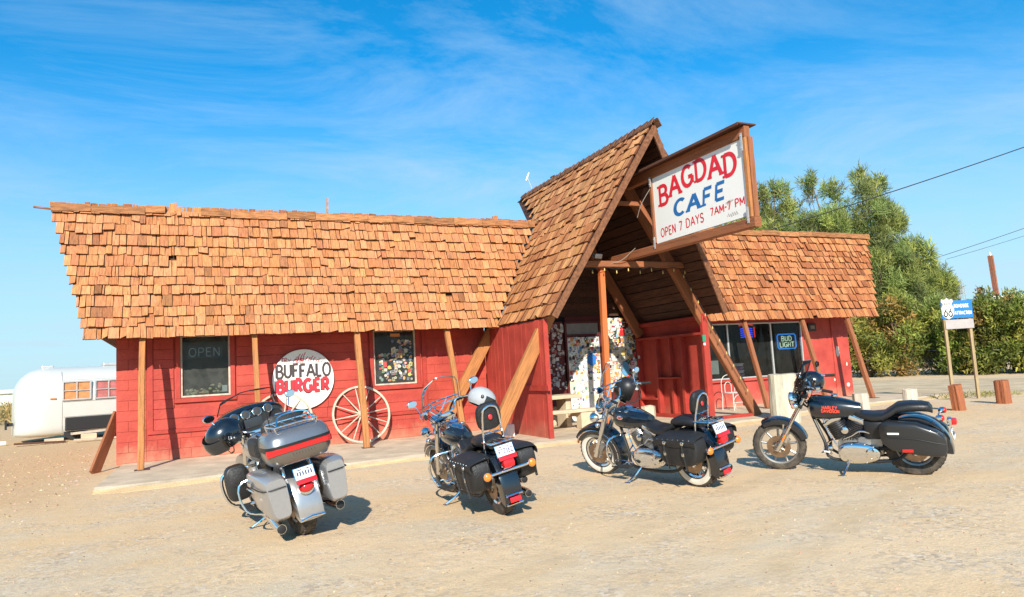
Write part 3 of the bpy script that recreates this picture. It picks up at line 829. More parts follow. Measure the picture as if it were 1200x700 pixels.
# lead valley strip where the gable meets the left roof
b = B(); P = []
for t in (0, 1):
    z = EZ + (RZ - EZ) * t; P.append(Vector((XC - (GZ - z) * SL - .045, EY + (RY - EY) * t - .03, z)))
b.tube(P, .035, 6, flat=.5); b.make('valley_strip', mat('old_lead', (.16, .13, .13), rough=.6, noise=.3), roofg, False)

# porch walls -----------------------------------------------------------
gx = lambda z: XC - (GZ - z) * SL + .07
b = B(); rs = random.Random(8)
y = 0.0
while y > -3.10:                                            # left cheek: upright red planks
    yn = max(y - rs.uniform(.14, .22), -3.13)
    b.box((6.345 + rs.uniform(-.004, .004), (y + yn) / 2, .08 + 1.18), (.05, y - yn - .003, 2.36 + rs.uniform(-.0, .02)), bev=.003); y = yn
    if yn <= -3.13: break
part(b, 'porch_wall', M_red)
b = B(); b.box((6.29, -2.55, 1.07), (.05, 1.5, .11)); b.box((6.345, -3.16, 1.26), (.10, .05, 2.36)); part(b, 'rail', M_redtrim)
# right cheek: open framed shelving of red studs
b = B()
b.box((10.70, -1.42, 1.28), (.03, 2.66, 2.40))
part(b, 'porch_wall', M_red)
b = B()
def st(y0, y1, z0, z1, d=.13): b.box((10.69 - d / 2 - .008, (y0 + y1) / 2, (z0 + z1) / 2), (d, abs(y1 - y0), z1 - z0), bev=.004)
st(-2.86, -2.77, .08, 2.5, .16); st(-.18, -.10, .08, 2.5); st(-2.765, -.185, 2.36, 2.46); st(-2.765, -.185, 2.02, 2.08, .16); st(-2.765, -.185, .085, .17)
for y_ in (-.93, -1.95): st(y_ - .045, y_ + .045, .172, 2.018)
st(-1.49, -1.41, 1.07, 2.018, .10); st(-1.52, -1.44, .172, 1.0, .10); st(-1.90, -.98, 1.02, 1.062, .15); st(-.88, -.185, .50, .55, .15)
part(b, 'stud_frame', M_redtrim)
b = B(); b.col = (.03, .22, .12); b.box((10.535, -2.866, 1.93), (.09, .012, .16)); b.col = (.55, .55, .52); b.box((10.535, -2.866, 1.80), (.06, .012, .06)); b.box((10.56, -.10 - .09, 1.6), (.05, .02, .08))
part(b, 'small_notices', M_col)
# rear wall of the porch with the door
b = B()
b.box((7.40, .04, 1.34), (2.1, .08, 2.52)); b.box((9.08, .04, 2.66), (1.1, .08, .12)); b.box((10.20, .04, 1.34), (1.14, .08, 2.52))
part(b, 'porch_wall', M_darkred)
b = B(); z = 2.72
while z < GZ - .35:
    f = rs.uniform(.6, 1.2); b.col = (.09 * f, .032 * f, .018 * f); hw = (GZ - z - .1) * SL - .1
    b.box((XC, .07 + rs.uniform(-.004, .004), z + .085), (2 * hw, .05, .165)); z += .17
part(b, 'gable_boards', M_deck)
b = B(); b.box((9.0, -.022, 1.14), (.94, .045, 2.1), bev=.004)
door = part(b, 'door', M_white)
b = B(); b.box((8.50, -.02, 1.33), (.055, .10, 2.5)); b.box((9.50, -.02, 1.33), (.055, .10, 2.5)); b.box((9.0, -.02, 2.235), (.94, .10, .05)); b.box((9.0, -.02, 2.575), (.94, .10, .04))
b.make('frame', M_darkred, door, False)
b = B(); b.box((9.0, -.012, 2.405), (.94, .03, .28)); b.make('transom', mat('grey_transom', (.20, .19, .18), rough=.5, noise=.2), door, False)
b = B(); b.box((9.42, -.055, 1.02), (.03, .03, .18), bev=.006); b.tube([(9.42, -.06, 1.08), (9.42, -.12, 1.08), (9.42, -.12, .94), (9.42, -.06, .94)], .010, 6); b.make('handle', M_alu, door)
SP = [(.75, .75, .72), (.70, .66, .55), (.05, .05, .06), (.55, .04, .04), (.06, .20, .45), (.65, .45, .08), (.10, .28, .16), (.45, .45, .46), (.62, .22, .05), (.25, .45, .60), (.02, .02, .03), (.78, .74, .66), (.12, .12, .14), (.8, .8, .78)]
def stickers(b, x0, x1, z0, z1, n, smin, smax, rs, y=-.05, round_=.3, pal=SP, inner=.75, mapf=None):
    for i in range(n):
        x = rs.uniform(x0, x1); z = rs.uniform(z0, z1); w = rs.uniform(smin, smax); h_ = w * rs.choice((.4, .6, .75, 1, 1, 1.25, 1.4)); ro = R(rs.gauss(0, 7))
        x = min(max(x, x0 + w / 2), x1 - w / 2); z = min(max(z, z0 + h_ / 2), z1 - h_ / 2)
        rnd = rs.random() < round_; yy = y - .0012 - i * .00003
        def shape(sc, dy, cc):
            b.col = cc
            if rnd: pts = [(math.cos(a * .5236) * w / 2 * sc, math.sin(a * .5236) * h_ / 2 * sc) for a in range(12)]
            else: pts = [(-w / 2 * sc, -h_ / 2 * sc), (w / 2 * sc, -h_ / 2 * sc), (w / 2 * sc, h_ / 2 * sc), (-w / 2 * sc, h_ / 2 * sc)]
            c_, s_ = math.cos(ro), math.sin(ro)
            V = [Vector((x + px * c_ - pz * s_, yy - dy, z + px * s_ + pz * c_)) for px, pz in pts]
            if mapf: V = [mapf(q) for q in V]
            b.raw(V, [list(range(len(V)))])
        c1 = rs.choice(pal); shape(1, 0, c1)
        if rs.random() < inner:
            c2 = rs.choice(pal)
            shape(rs.uniform(.5, .8), .0004, c2)
            if rs.random() < .5: shape(rs.uniform(.2, .4), .0008, rs.choice(pal))
rs = random.Random(77)
WP = [(.66, .63, .54), (.60, .56, .44), (.68, .66, .58), (.55, .53, .48), (.64, .57, .40)]
b = B()
stickers(b, 8.55, 9.45, .55, 2.19, 60, .08, .18, rs, -.046, .2, WP, .2)
stickers(b, 8.55, 9.45, 1.25, 2.19, 330, .03, .085, rs, -.050, .3)
stickers(b, 8.55, 9.45, .35, 1.25, 80, .025, .08, rs, -.061, .35)
tag(b.make('sticker_collage', M_col, door, False), kind='stuff')
b = B()
stickers(b, 9.55, 10.62, .75, 2.66, 90, .10, .24, rs, -.002, .15, WP, .4)
stickers(b, 9.55, 10.62, .75, 2.66, 480, .03, .10, rs, -.006, .3)
b.col = (.62, .02, .02); b.box((10.20, -.036, 2.26), (.15, .006, .15)); b.col = (.10, .30, .50); b.raw([(10.22 + .13 * math.cos(a / 2.0), -.030, 1.32 + .19 * math.sin(a / 2.0)) for a in range(12)], [list(range(12))])
b.col = (.02, .16, .50); b.raw([(9.2 + .12 * math.cos(a / 2.0) * (1 + .3 * (a % 2)), -.078, 1.60 + .15 * math.sin(a / 2.0)) for a in range(12)], [list(range(12))])
tag(part(b, 'sticker_collage', M_col), kind='stuff')
b = B()
SPW = [(.62, .60, .52), (.50, .46, .36), (.05, .05, .06), (.45, .06, .05), (.10, .16, .25), (.55, .42, .10), (.12, .22, .14), (.35, .35, .35), (.16, .14, .13), (.55, .30, .12)]
SPD = [(.70, .68, .64), (.50, .48, .47), (.30, .28, .30), (.50, .46, .40), (.40, .10, .09), (.12, .15, .22), (.58, .52, .40)]
for cx_ in (7.72, 7.98, 8.20, 8.38): stickers(b, cx_ - .11, cx_ + .10, .9, 2.55, 52, .035, .095, rs, -.002, .55, SPD)
tag(part(b, 'sticker_collage', M_col), kind='stuff')
b = B(); stickers(b, W2[0] + .12, W2[1] - .08, W2[2] + .08, W2[2] + .72, 95, .04, .095, rs, .026, .6, SPW)
stickers(b, W2[0] + .42, W2[1] - .08, W2[2] + .7, W2[3] - .22, 44, .04, .09, rs, .022, .6, SPW)
b.col = (.62, .24, .06); b.box((4.12, .02, W2[3] - .12), (.22, .004, .07))
tag(b.make('sticker_collage', M_col, w2, False), kind='stuff')

# timbers -----------------------------------------------------------
for x, xt, a in ((-.93, -.93, .105), (1.05, 1.05, .10), (3.08, 3.08, .12), (5.16, 5.08, .11), (13.62, 13.62, .115), (15.76, 15.76, .115), (17.55, 17.55, .12)):
    P_(beam('post', (x, -1.43, .075), (xt, -.80, 2.50), a, a, M_wood if x < 10 else M_woodr, cafe, wob=.006))
    b = B(); b.box((x + .02, -1.44, .084), (.24, .20, .010)); part(b, 'base_plate', M_darkwood)
FY = -2.84
P_(beam('leg', (5.18, FY, .06), (XC + .12, FY, 6.02), .26, .14, M_wood, cafe, side=(1, 0, .5), wob=.004))
P_(beam('leg', (11.94, FY + .02, .06), (XC - .02, FY + .15, 6.0), .24, .14, M_woodr, cafe, side=(1, 0, -.5), wob=.004))
RYF = -.24
P_(beam('leg', (4.95, RYF, .06), (XC + .10, RYF, 6.0), .26, .13, M_wood, cafe, side=(1, 0, .5)))
P_(beam('leg', (10.62, RYF - .0, 2.16), (XC - .02, RYF + .14, 5.9), .24, .13, M_woodr, cafe, side=(1, 0, -.5)))
tie = P_(beam('tie_beam', (7.05, FY - .12, 3.60), (10.15, FY - .12, 3.60), .10, .13, M_woodr, cafe, side=(0, 1, 0)))
P_(beam('tie_beam', (7.6, -3.3, 4.86), (8.75, -3.3, 4.86), .07, .09, M_woodr, cafe, side=(0, 1, 0)))
P_(beam('post', (7.88, FY + .0, .07), (7.95, FY - .0, 3.55), .12, .12, M_orangewood, cafe, wob=.004))
P_(beam('brace', (-1.76, -.46, -.02), (-1.46, .42, 1.02), .24, .05, M_woodr, cafe, side=(.5, 1, 0)))
b = B(); b.box((11.35, -2.82, .10), (1.05, .10, .10), bev=.005); part(b, 'kerb_timber', M_redtrim)
# flood lamp under the gable and worn white paint patches on the corner
b = B(); b.box((7.95, -2.72, 3.82), (.20, .10, .10), rot=(R(20), 0, R(10)), bev=.01); part(b, 'flood_lamp', mat('lamp_housing', (.55, .56, .56), rough=.4, metal=.5))
b = B(); rs = random.Random(91); b.col = (.66, .55, .47)
for (cx_, cz_, rx_, rz_, yy_) in ((17.96, 1.46, .07, .17, -.027), (18.28, .42, .07, .06, -.027), (17.75, .6, .03, .05, -.003), (18.3, 1.05, .03, .06, -.027)):
    pts = [(cx_ + rx_ * math.cos(a * .349) * rs.uniform(.75, 1.2), yy_, cz_ + rz_ * math.sin(a * .349) * rs.uniform(.8, 1.15)) for a in range(18)]
    b.raw(pts, [list(range(18))])
part(b, 'bare_patch', M_col)
b = B(); b.col = (.03, .02, .02); b.box((16.98, -.03, 2.22), (.32, .05, .24), bev=.01); b.col = (.25, .16, .14); b.box((16.98, -.058, 2.22), (.16, .01, .10)); part(b, 'wall_box', M_col)
# ------------------------------------------------------------------ the big cafe sign on its beam
sg = thing('cafe_sign', 'large white hand painted cafe sign in a brown timber frame jutting from the gable', 'sign', (8.55, -4.0, 3.7))
IS = Matrix.Translation((-8.55, 4.0, -3.7))
def wpart(b, name, mt, root, inv, smooth=False):
    o = b.make(name, mt, root, smooth); o.matrix_parent_inverse = inv.copy(); return o
SX, SY0, SY1, SZ0, SZ1 = 8.55, -4.10, -6.72, 3.84, 5.20
b = B(); b.box((SX, (SY0 + SY1) / 2, (SZ0 + SZ1) / 2), (.04, SY0 - SY1, SZ1 - SZ0)); board = wpart(b, 'board', M_board, sg, IS)
def sbeam(name, p0, p1, w, h, mt, side):
    o = beam(name, p0, p1, w, h, mt, sg, side=side); mw = o.matrix_basis.copy(); o.matrix_parent_inverse = IS.copy(); o.matrix_basis = mw; return o
sbeam('lower_beam', (SX, -2.3, 3.77), (SX, -6.88, 3.70), .14, .17, M_woodr, (1, 0, 0))
sbeam('upper_beam', (SX + .01, -3.15, 5.30), (SX + .01, -6.80, 5.28), .12, .20, M_woodr, (1, 0, 0))
sbeam('frame_board', (SX, -4.06, 3.86), (SX, -4.06, 5.19), .11, .07, M_woodr, (1, 0, 0))
sbeam('frame_board', (SX, -6.765, 3.80), (SX, -6.765, 5.18), .11, .09, M_wood, (1, 0, 0))
sbeam('frame_board', (SX + .04, -6.828, 3.80), (SX + .04, -6.828, 5.18), .10, .03, M_woodr, (1, 0, 0))
b = B(); b.box((SX, -5.0, 5.405), (.40, 3.66, .025)); b.box((SX - .205, -5.0, 5.385), (.018, 3.66, .04)); wpart(b, 'sign_roof', M_darkwood, sg, IS)
for (yy_, z0, z1) in ((-4.085, 5.02, 5.22), (-6.74, 4.95, 5.26), (-6.74, 3.70, 3.98), (-4.085, 3.74, 3.98)):
    b = B(); b.box((SX - .075, yy_, (z0 + z1) / 2), (.012, .045, z1 - z0)); b.lathe((SX - .085, yy_, z0 + .05), (-1, 0, 0), [(.014, 0), (.014, .012)], 8); b.lathe((SX - .085, yy_, z1 - .05), (-1, 0, 0), [(.014, 0), (.014, .012)], 8)
    wpart(b, 'hanger_strap', M_alu, sg, IS)
bw = SY0 - SY1; bh = SZ1 - SZ0
def spos(fx, fz): return (SX - .0205, SY0 - bw * fx, SZ0 + bh * fz)
U_, V_, N_ = (0, -1, 0), (0, 0, 1), (-1, 0, 0)
b = B(); letters(b, 'BAGDAD', spos(.075, .535), U_, V_, N_, .375, bw * .845, weight=.20, gap=.19, arch=lambda t: .20 * (1 - (2 * t - 1.08) ** 2), serif=True, jit=.015)
b.make('lettering', M_redtxt, board, False)
b = B(); letters(b, 'CAFE', spos(.24, .315), U_, V_, N_, .285, bw * .545, weight=.22, gap=.22, slant=.10, serif=True, arch=lambda t: .02 * t); b.make('lettering', M_bluetxt, board, False)
b = B(); letters(b, 'OPEN 7 DAYS', spos(.06, .075), U_, V_, N_, .165, bw * .50, weight=.15, gap=.18, arch=lambda t: .045 * t, jit=.02)
letters(b, '7AM-7 PM', spos(.635, .145), U_, V_, N_, .135, bw * .335, weight=.17, gap=.16, jit=.02, arch=lambda t: .02 * t); b.make('lettering', M_redtxt, board, False)
b = B(); rs = random.Random(6)
M_grey_ink = mat('faded_ink', (.42, .40, .37), rough=.6)
for k in range(5):
    x0 = .80 + k * .02; P = [(x0, .06 + rs.uniform(-.01, .01), 0), (x0 + .01, .095 + rs.uniform(-.01, .02), 0), (x0 + .02, .06, 0)]
    ribbon(b, [(p[0], p[1]) for p in P], .008, lambda p: Vector(spos(p.x, p.y)) + Vector((-.002 - .0003 * k, 0, 0)))
ribbon(b, [(.795, .245), (.83, .27), (.87, .262), (.81, .235), (.82, .215)], .007, lambda p: Vector(spos(p.x, p.y)) + Vector((-.006, 0, 0)))
b.make('scribble', M_grey_ink, board, False)
# wires holding it
b = B(); b.tube([(8.5, -4.05, 5.0), (8.36, -3.9, 4.7), (8.34, -3.75, 4.45)], .007, 6, k=4); b.tube([(8.0, -2.95, 3.6), (8.3, -3.1, 3.66), (8.55, -3.3, 3.9)], .007, 6, k=4); wpart(b, 'cable', mat('old_cable', (.25, .22, .18), rough=.6), sg, IS)

# ------------------------------------------------------------------ string of bulbs
sl_ = thing('string_lights', 'string of small yellowish bulbs hung under the porch tie beam and down a timber leg', 'string lights', (8.5, -2.9, 3.5))
ISL = Matrix.Translation((-8.5, 2.9, -3.5))
M_bulb = mat('bulb_glass', (.50, .38, .14), rough=.25)
pts = [Vector((7.3 + .3 * i, -3.04, 3.53 - (.05 if i % 2 else 0))) for i in range(10)]
pts2 = [Vector((10.0 + (11.55 - 10.0) * i / 9, -2.99, 3.40 - (3.40 - .75) * i / 9)) for i in range(10)]
b = B(); b.tube(pts, .008, 5); b.tube(pts2, .008, 5); wpart(b, 'wire', M_dark, sl_, ISL)
for i, p in enumerate(pts + pts2):
    b = B(); b.lathe(p + Vector((0, -.01, -.03)), (0, 0, -1), [(.009, 0), (.010, .02), (.015, .035), (.013, .06), (.003, .07)], 8); wpart(b, 'bulb', M_bulb, sl_, ISL, True)

# ------------------------------------------------------------------ round burger sign on the wall
CX, CZ, RR = 2.07, 1.52, .635
bs = thing('menu_sign', 'round white wooden buffalo burger sign hung on the red wall', 'sign', (CX, -.06, CZ))
b = B(); b.lathe((0, 0, 0), (0, -1, 0), [(RR - .006, 0), (RR, .008), (RR, .028), (RR - .006, .032)], 56)
b.xf(Matrix.Diagonal((1.0, 1, 1.0, 1)))
disc = b.make('disc', mat('disc_white', (.80, .78, .73), rough=.5, noise=.06, nscale=3, fleck=(.55, .45, .40), fleck_scale=5, fleck_th=.72), bs, False)
BU, BV, BN = (1, 0, 0), (0, 0, 1), (0, -1, 0)
M_char = mat('charcoal_ink', (.045, .032, .035), rough=.6, noise=.2); M_burg = mat('burger_red', (.58, .02, .035), rough=.6, noise=.2); M_burgd = mat('burger_dark', (.14, .008, .012), rough=.6)
b = B(); letters(b, 'BUFFALO', (-.56, -.0335, .035), BU, BV, BN, .27, 1.12, weight=.21, gap=.13, jit=.04, arch=lambda t: .02 * t); b.make('lettering', M_char, disc, False)
b = B(); letters(b, 'BURGER', (-.555, -.0335, -.265), BU, BV, BN, .255, 1.07, weight=.34, gap=.20, jit=.03); b.make('lettering', M_burgd, disc, False)
b = B(); letters(b, 'BURGER', (-.550, -.0385, -.258), BU, BV, BN, .250, 1.07, weight=.24, gap=.20, jit=.03); b.make('lettering', M_burg, disc, False)
b = B(); letters(b, 'TRY OUR', (-.47, -.0335, .345), BU, BV, BN, .10, .46, weight=.13, gap=.14, jit=.15, slant=.25); 
rs = random.Random(14)
for k in range(11):
    x0 = -.16 + k * .052; h_ = .10 + .10 * rs.random() - abs(k - 3) * .01
    ribbon(b, [(x0, .40 - k * .006), (x0 + .015, .40 + h_ * .6 - k * .008), (x0 + .05, .40 + h_ - k * .010)], .016, lambda p: Vector((p.x, -.0345 - .0002 * k, p.y)))
b.make('lettering', M_burg, disc, False)
b = B(); P = [(-.47 + i * .06, -.36 - .05 * abs(math.sin(i * .9)) + rs.uniform(-.02, .02)) for i in range(16)]
ribbon(b, P, .013, lambda p: Vector((p.x, -.0342, p.y)))
for k in range(9):
    x0 = -.36 + k * .08; ribbon(b, [(x0, -.38 - .03 * (k % 3)), (x0 + .03, -.44 - .03 * (k % 2)), (x0 + .06, -.43)], .010, lambda p: Vector((p.x, -.0352, p.y)))
b.make('sketch_lines', M_grey_ink, disc, False)

# ------------------------------------------------------------------ wagon wheels leaning on the wall
def wagon_wheel(label, x, r, tilt, spin):
    t = thing('wagon_wheel', label, 'wagon wheel', (x, -.36, .08), (R(-tilt), 0, 0), 'old wagon wheels leaning on the wall')
    b = B(); b.lathe((0, 0, r), (0, -1, 0), [(r - .042, -.022), (r, -.025), (r, .025), (r - .042, .022), (r - .042, -.022)], 48, cap=False); b.make('rim', M_wheelwood, t)
    b = B(); b.lathe((0, 0, r), (0, -1, 0), [(.05, -.09), (.075, -.06), (.085, 0), (.075, .06), (.05, .10), (.03, .11)], 18); b.make('hub', M_wheelwood, t)
    b = B()
    for k in range(12):
        a = R(spin + 30 * k); c_, s_ = math.cos(a), math.sin(a)
        b.tube([(c_ * .07, 0, r + s_ * .07), (c_ * (r - .05), 0, r + s_ * (r - .05))], [.017, .012, .011], 7)
    b.make('spokes', M_wheelwood, t)
wagon_wheel('weathered wagon wheel leaning on the wall behind the third timber post', 3.25, .63, 15, 8)
wagon_wheel('weathered wagon wheel half hidden behind the silver touring motorcycle, beneath the round sign', 1.62, .61, 14, 20)

# ------------------------------------------------------------------ neon signs and things in the windows
M_unlit_glow = mat('unlit_tube_faint_glow', (.50, .55, .58), rough=.3, emis=(.55, .62, .68), emis_s=.10)  # switched-off tubes, given a faint added glow
def neon(b, txt, org, h, w, r, gap=.2):
    tw = text_width(txt, gap); sx = w / tw; x = 0
    for ch in txt:
        gw, st_ = GLYPH[ch]
        for s_ in st_: b.tube([(org[0] + (x + p[0]) * sx, org[1], org[2] + p[1] * h) for p in s_], r, 5)
        x += gw + gap
no = thing('neon_sign', 'unlit pale OPEN tube sign high in the first window', 'neon sign', (.15, .10, 2.04))
b = B(); neon(b, 'OPEN', (-.155 - .15, .0, .06), .17, .58, .010); b.make('tube_letters', M_unlit_glow, no)
b = B(); b.box((0, .05, .15), (.66, .012, .26)); b.make('backing', mat('tinted_backing', (.03, .05, .07), rough=.3), no, False)
nb = thing('neon_sign', 'lit beer neon sign with pale letters in a blue frame behind the big window', 'neon sign', (16.05, .10, 1.60))
M_nblue = mat('neon_blue', (.02, .15, .6), rough=.4, emis=(.03, .30, 1.0), emis_s=1.0); M_npale = mat('neon_pale', (.6, .7, .5), rough=.4, emis=(.75, .95, .65), emis_s=.8)
b = B(); q = [(-.36, 0, .07), (-.31, 0, .02), (.31, 0, .02), (.36, 0, .07), (.36, 0, .40), (.31, 0, .45), (-.31, 0, .45), (-.36, 0, .40)]
b.tube(q, .020, 6, closed=True); b.make('tube_frame', M_nblue, nb)
b = B(); neon(b, 'BUD', (-.20, 0, .25), .14, .40, .013); neon(b, 'LIGHT', (-.28, 0, .07), .14, .56, .013); b.make('tube_letters', M_npale, nb)
b = B(); b.box((0, .05, .25), (.80, .012, .46)); b.make('backing', M_dark, nb, False)
nc = thing('neon_sign', 'small lit blue and red neon sign in the middle pane of the big window', 'neon sign', (14.55, .12, 1.95))
b = B()
for k in range(5): b.tube([(-.22, 0, .06 + k * .06), (.02, 0, .08 + k * .06), (.22, 0, .06 + k * .06)], .018, 5, k=3)
b.make('tube_letters', mat('neon_deep_blue', (.02, .05, .5), rough=.4, emis=(.03, .08, 1.0), emis_s=1.5), nc)
b = B(); b.tube([(-.26, 0, .40), (0, 0, .44), (.26, 0, .40)], .02, 5, k=3); b.tube([(.30, 0, .05), (.30, 0, .35)], .02, 5); b.make('tube_trim', mat('neon_red', (.5, .02, .02), rough=.4, emis=(1, .03, .02), emis_s=1.0), nc)
pp = B(); pp.box((13.20, .05, 1.20), (.34, .004, .38)); tag(pp.make('window_notice', M_white, None, False), 'white paper notice stuck inside the lower left of the big window', 'notice')
ch = thing('stacked_baskets', 'stack of purple striped baskets standing inside the big window', 'baskets', (14.5, .55, .68))
for k in range(6):
    b = B(); b.lathe((0, 0, k * .10), (0, 0, 1), [(.17 - .004 * k, 0), (.20 - .004 * k, .085), (.185 - .004 * k, .085), (.16, .012)], 16); b.make('basket', [mat('basket_purple', (.22, .12, .26), rough=.6), mat('basket_pale', (.45, .40, .46), rough=.6)][k % 2], ch)
sh = B(); sh.box((14.7, .42, .64), (3.7, .42, .05)); tag(sh.make('window_shelf', M_darkwood, None, False), 'dark wooden shelf along the inside of the big window', 'shelf')
for lab, x in (('red box on the window shelf, beneath the lit beer sign', 15.78), ('small red box on the window shelf at the far right end', 16.40), ('red box on the window shelf beneath the white notice', 13.2)):
    b = B(); b.box((0, 0, .07), (.22, .14, .14), bev=.012); b.box((0, 0, .155), (.18, .11, .03), bev=.008)
    o = b.make('red_box', mat('red_plastic', (.60, .03, .03), rough=.4), None); o.location = (x, .35, .666); tag(o, lab, 'box', 'red boxes in the window')

# ------------------------------------------------------------------ concrete picnic table in the porch
pt = thing('picnic_table', 'pale concrete picnic table with benches in the shade of the porch', 'picnic table', (7.30, -1.15, .08), (0, 0, R(4)))
def slab_(b, c, d): b.box(c, d, bev=.015)
b = B(); slab_(b, (0, 0, .70), (1.55, .66, .085)); b.make('tabletop', M_conc, pt, False)
for s_ in (-.45, .45):
    b = B(); slab_(b, (s_, 0, .33), (.14, .42, .655)); slab_(b, (s_, 0, .30), (.10, 1.15, .09)); b.make('leg', M_conc, pt, False)
for s_ in (-.68, .64):
    b = B(); slab_(b, (.05, s_, .40), (1.55, .27, .075)); b.make('bench', M_conc, pt, False)
    for q in (-.5, .55):
        b = B(); slab_(b, (q, s_, .18), (.30, .22, .36)); b.make('leg', M_conc, pt, False)

# ------------------------------------------------------------------ bollards and stumps
def post_stump(name, label, x, y, r, h, mt, square=False, lean=(0, 0), group='wooden posts edging the lot', seed=1, z=0.0):
    b = B(); rr = random.Random(seed); secs = []
    prof = [rr.uniform(.90, 1.08) for _ in range(20)]
    for i in range(6):
        t = i / 5; q = []
        for j in range(20):
            a = 2 * PI * j / 20
            if square: k = 1 / max(abs(math.cos(a)), abs(math.sin(a))) * .86
            else: k = 1
            rad = r * k * prof[j] * (1 + rr.uniform(-.02, .02)) * (1.04 - .05 * t)
            zt = t * h + (rr.uniform(-.012, .012) if i == 5 else 0)
            q.append(Vector((rad * math.cos(a), rad * math.sin(a), zt - .03)))
        secs.append(q)
    b.loft(secs); o = b.make(name, mt, None, False); o.location = (x, y, z); o.rotation_euler = (R(lean[0]), R(lean[1]), rr.uniform(0, 1)); tag(o, label, 'post', group); return o
post_stump('bollard', 'thick whitewashed round bollard before the big window', 11.62, -4.0, .29, 1.07, mat('cream_paint', (.50, .46, .35), rough=.8, noise=.25, nscale=5, nstretch=(4, 4, .6), bump=.5, bscale=20, fleck=(.32, .24, .17), fleck_scale=4, fleck_th=.62), seed=2)
post_stump('wooden_post', 'short flaking white post behind the tank of the black cruiser', 13.55, -4.35, .165, .53, M_whitewash, seed=3)
post_stump('wooden_post', 'short white topped post behind the seat of the black cruiser', 14.3, -5.0, .155, .58, M_whitewash, seed=4)
post_stump('wooden_post', 'short bare reddish square post leaning at the foot of the blue road sign', 15.55, -5.24, .13, .60, M_stump, True, (0, -7), seed=5)
post_stump('wooden_post', 'short bare reddish square post furthest to the right in the lot', 17.6, -4.98, .145, .58, M_stump, True, (0, -3), seed=6)
post_stump('bollard', 'pale tapered concrete bollard behind the white striped tyres motorcycle', 8.25, -3.75, .15, .62, M_conc, seed=7)
b = B()
b.box((0, 0, .125), (.24, .16, .25), bev=.01); b.box((0, -.084, .125), (.15, .012, .16), bev=.004)
o = b.make('concrete_block', M_white, None, False); o.location = (5.92, -2.0, .08); o.rotation_euler = (0, 0, R(8)); tag(o, 'small white concrete block beside the foot of the porch timber', 'block')

# ------------------------------------------------------------------ white metal chair under the big window
ch = thing('garden_chair', 'white wrought iron garden chair with arched back below the big window', 'chair', (12.9, -1.0, .08), (0, 0, R(0)))
M_wmetal = mat('white_metal', (.58, .54, .48), rough=.5, noise=.15)
for (sx_, sy_) in ((-.2, -.2), (.2, -.2), (-.2, .2), (.2, .2)):
    b = B(); b.tube([(sx_ * 1.1, sy_ * 1.1, 0), (sx_, sy_, .44)], .013, 6); b.make('leg', M_wmetal, ch)
b = B(); b.lathe((0, 0, .44), (0, 0, 1), [(.24, 0), (.25, .012), (.24, .024)], 20); b.make('seat', M_wmetal, ch)
b = B(); b.tube([(-.22, .2, .45)] + arcpts((0, .2, .70), .22, 180, 0, 10) + [(.22, .2, .45)], .010, 6); b.tube([(-.11, .2, .45)] + arcpts((0, .2, .62), .11, 180, 0, 8) + [(.11, .2, .45)], .010, 6); b.make('backrest', M_wmetal, ch)
b = B(); b.tube([(-.23, -.2, .2), (.23, -.2, .2)], .009, 5); b.tube(arcpts((0, -.2, .2), .2, 180, 0, 10), .009, 5); b.make('brace', M_wmetal, ch)

# ------------------------------------------------------------------ highway sign
rd = thing('road_sign', 'blue highway attraction sign with a white shield and small white plate on two poles', 'road sign', (18.65, -3.38, 0), (0, 0, R(-22)))
M_pole = mat('pole_wood', (.34, .25, .13), rough=.8, noise=.3, nstretch=(5, 5, .5), nscale=4)
for x in (-.345, .345):
    b = B(); b.box((x, 0, 1.30), (.075, .06, 2.6), bev=.004); b.make('pole', M_pole, rd, False)
b = B(); b.box((0, -.05, 2.40), (.86, .022, .48), bev=.006); pn = b.make('panel', mat('sign_face_blue', (.02, .16, .42), rough=.35, noise=.08), rd, False)
b = B()
letters(b, 'ROADSIDE', (-.075, -.062, 2.45), BU, BV, BN, .085, .40, weight=.2, gap=.18); letters(b, 'ATTRACTION', (-.075, -.062, 2.26), BU, BV, BN, .085, .46, weight=.2, gap=.18); b.make('lettering', M_white, pn, False)
sh_pts = [(-.15, .24), (-.17, .17), (-.12, .12), (-.18, .02), (-.17, -.12), (-.10, -.20), (0, -.25), (.10, -.20), (.17, -.12), (.18, .02), (.12, .12), (.17, .17), (.15, .24), (.06, .22), (0, .27), (-.06, .22)]
b = B(); b.raw([(-.26 + p[0], -.066, 2.42 + p[1] * 1.12) for p in sh_pts], [list(range(len(sh_pts)))[::-1]]); b.make('shield', M_white, pn, False)
b = B(); letters(b, '66', (-.375, -.068, 2.22), BU, BV, BN, .22, .23, weight=.15, gap=.14); letters(b, 'ROUTE', (-.34, -.068, 2.53), BU, BV, BN, .05, .16, weight=.18, gap=.2)
q = [(p[0] * .93 - .26, p[1] * 1.05 + 2.42) for p in sh_pts]; ribbon(b, q + [q[0]], .010, lambda p: Vector((p.x, -.0675, p.y))); b.make('lettering', M_dark, pn, False)
b = B(); b.box((.03, -.05, 2.005), (.78, .018, .25), bev=.005); pl_ = b.make('lower_plate', mat('plate_grey', (.38, .34, .33), rough=.4, noise=.1), rd, False)
b = B()
for k in range(3): b.box((.0 - .04 * k, -.0612, 2.06 - .045 * k), (.44 - .08 * k, .002, .012))
b.make('printed_lines', M_grey_ink, pl_, False)

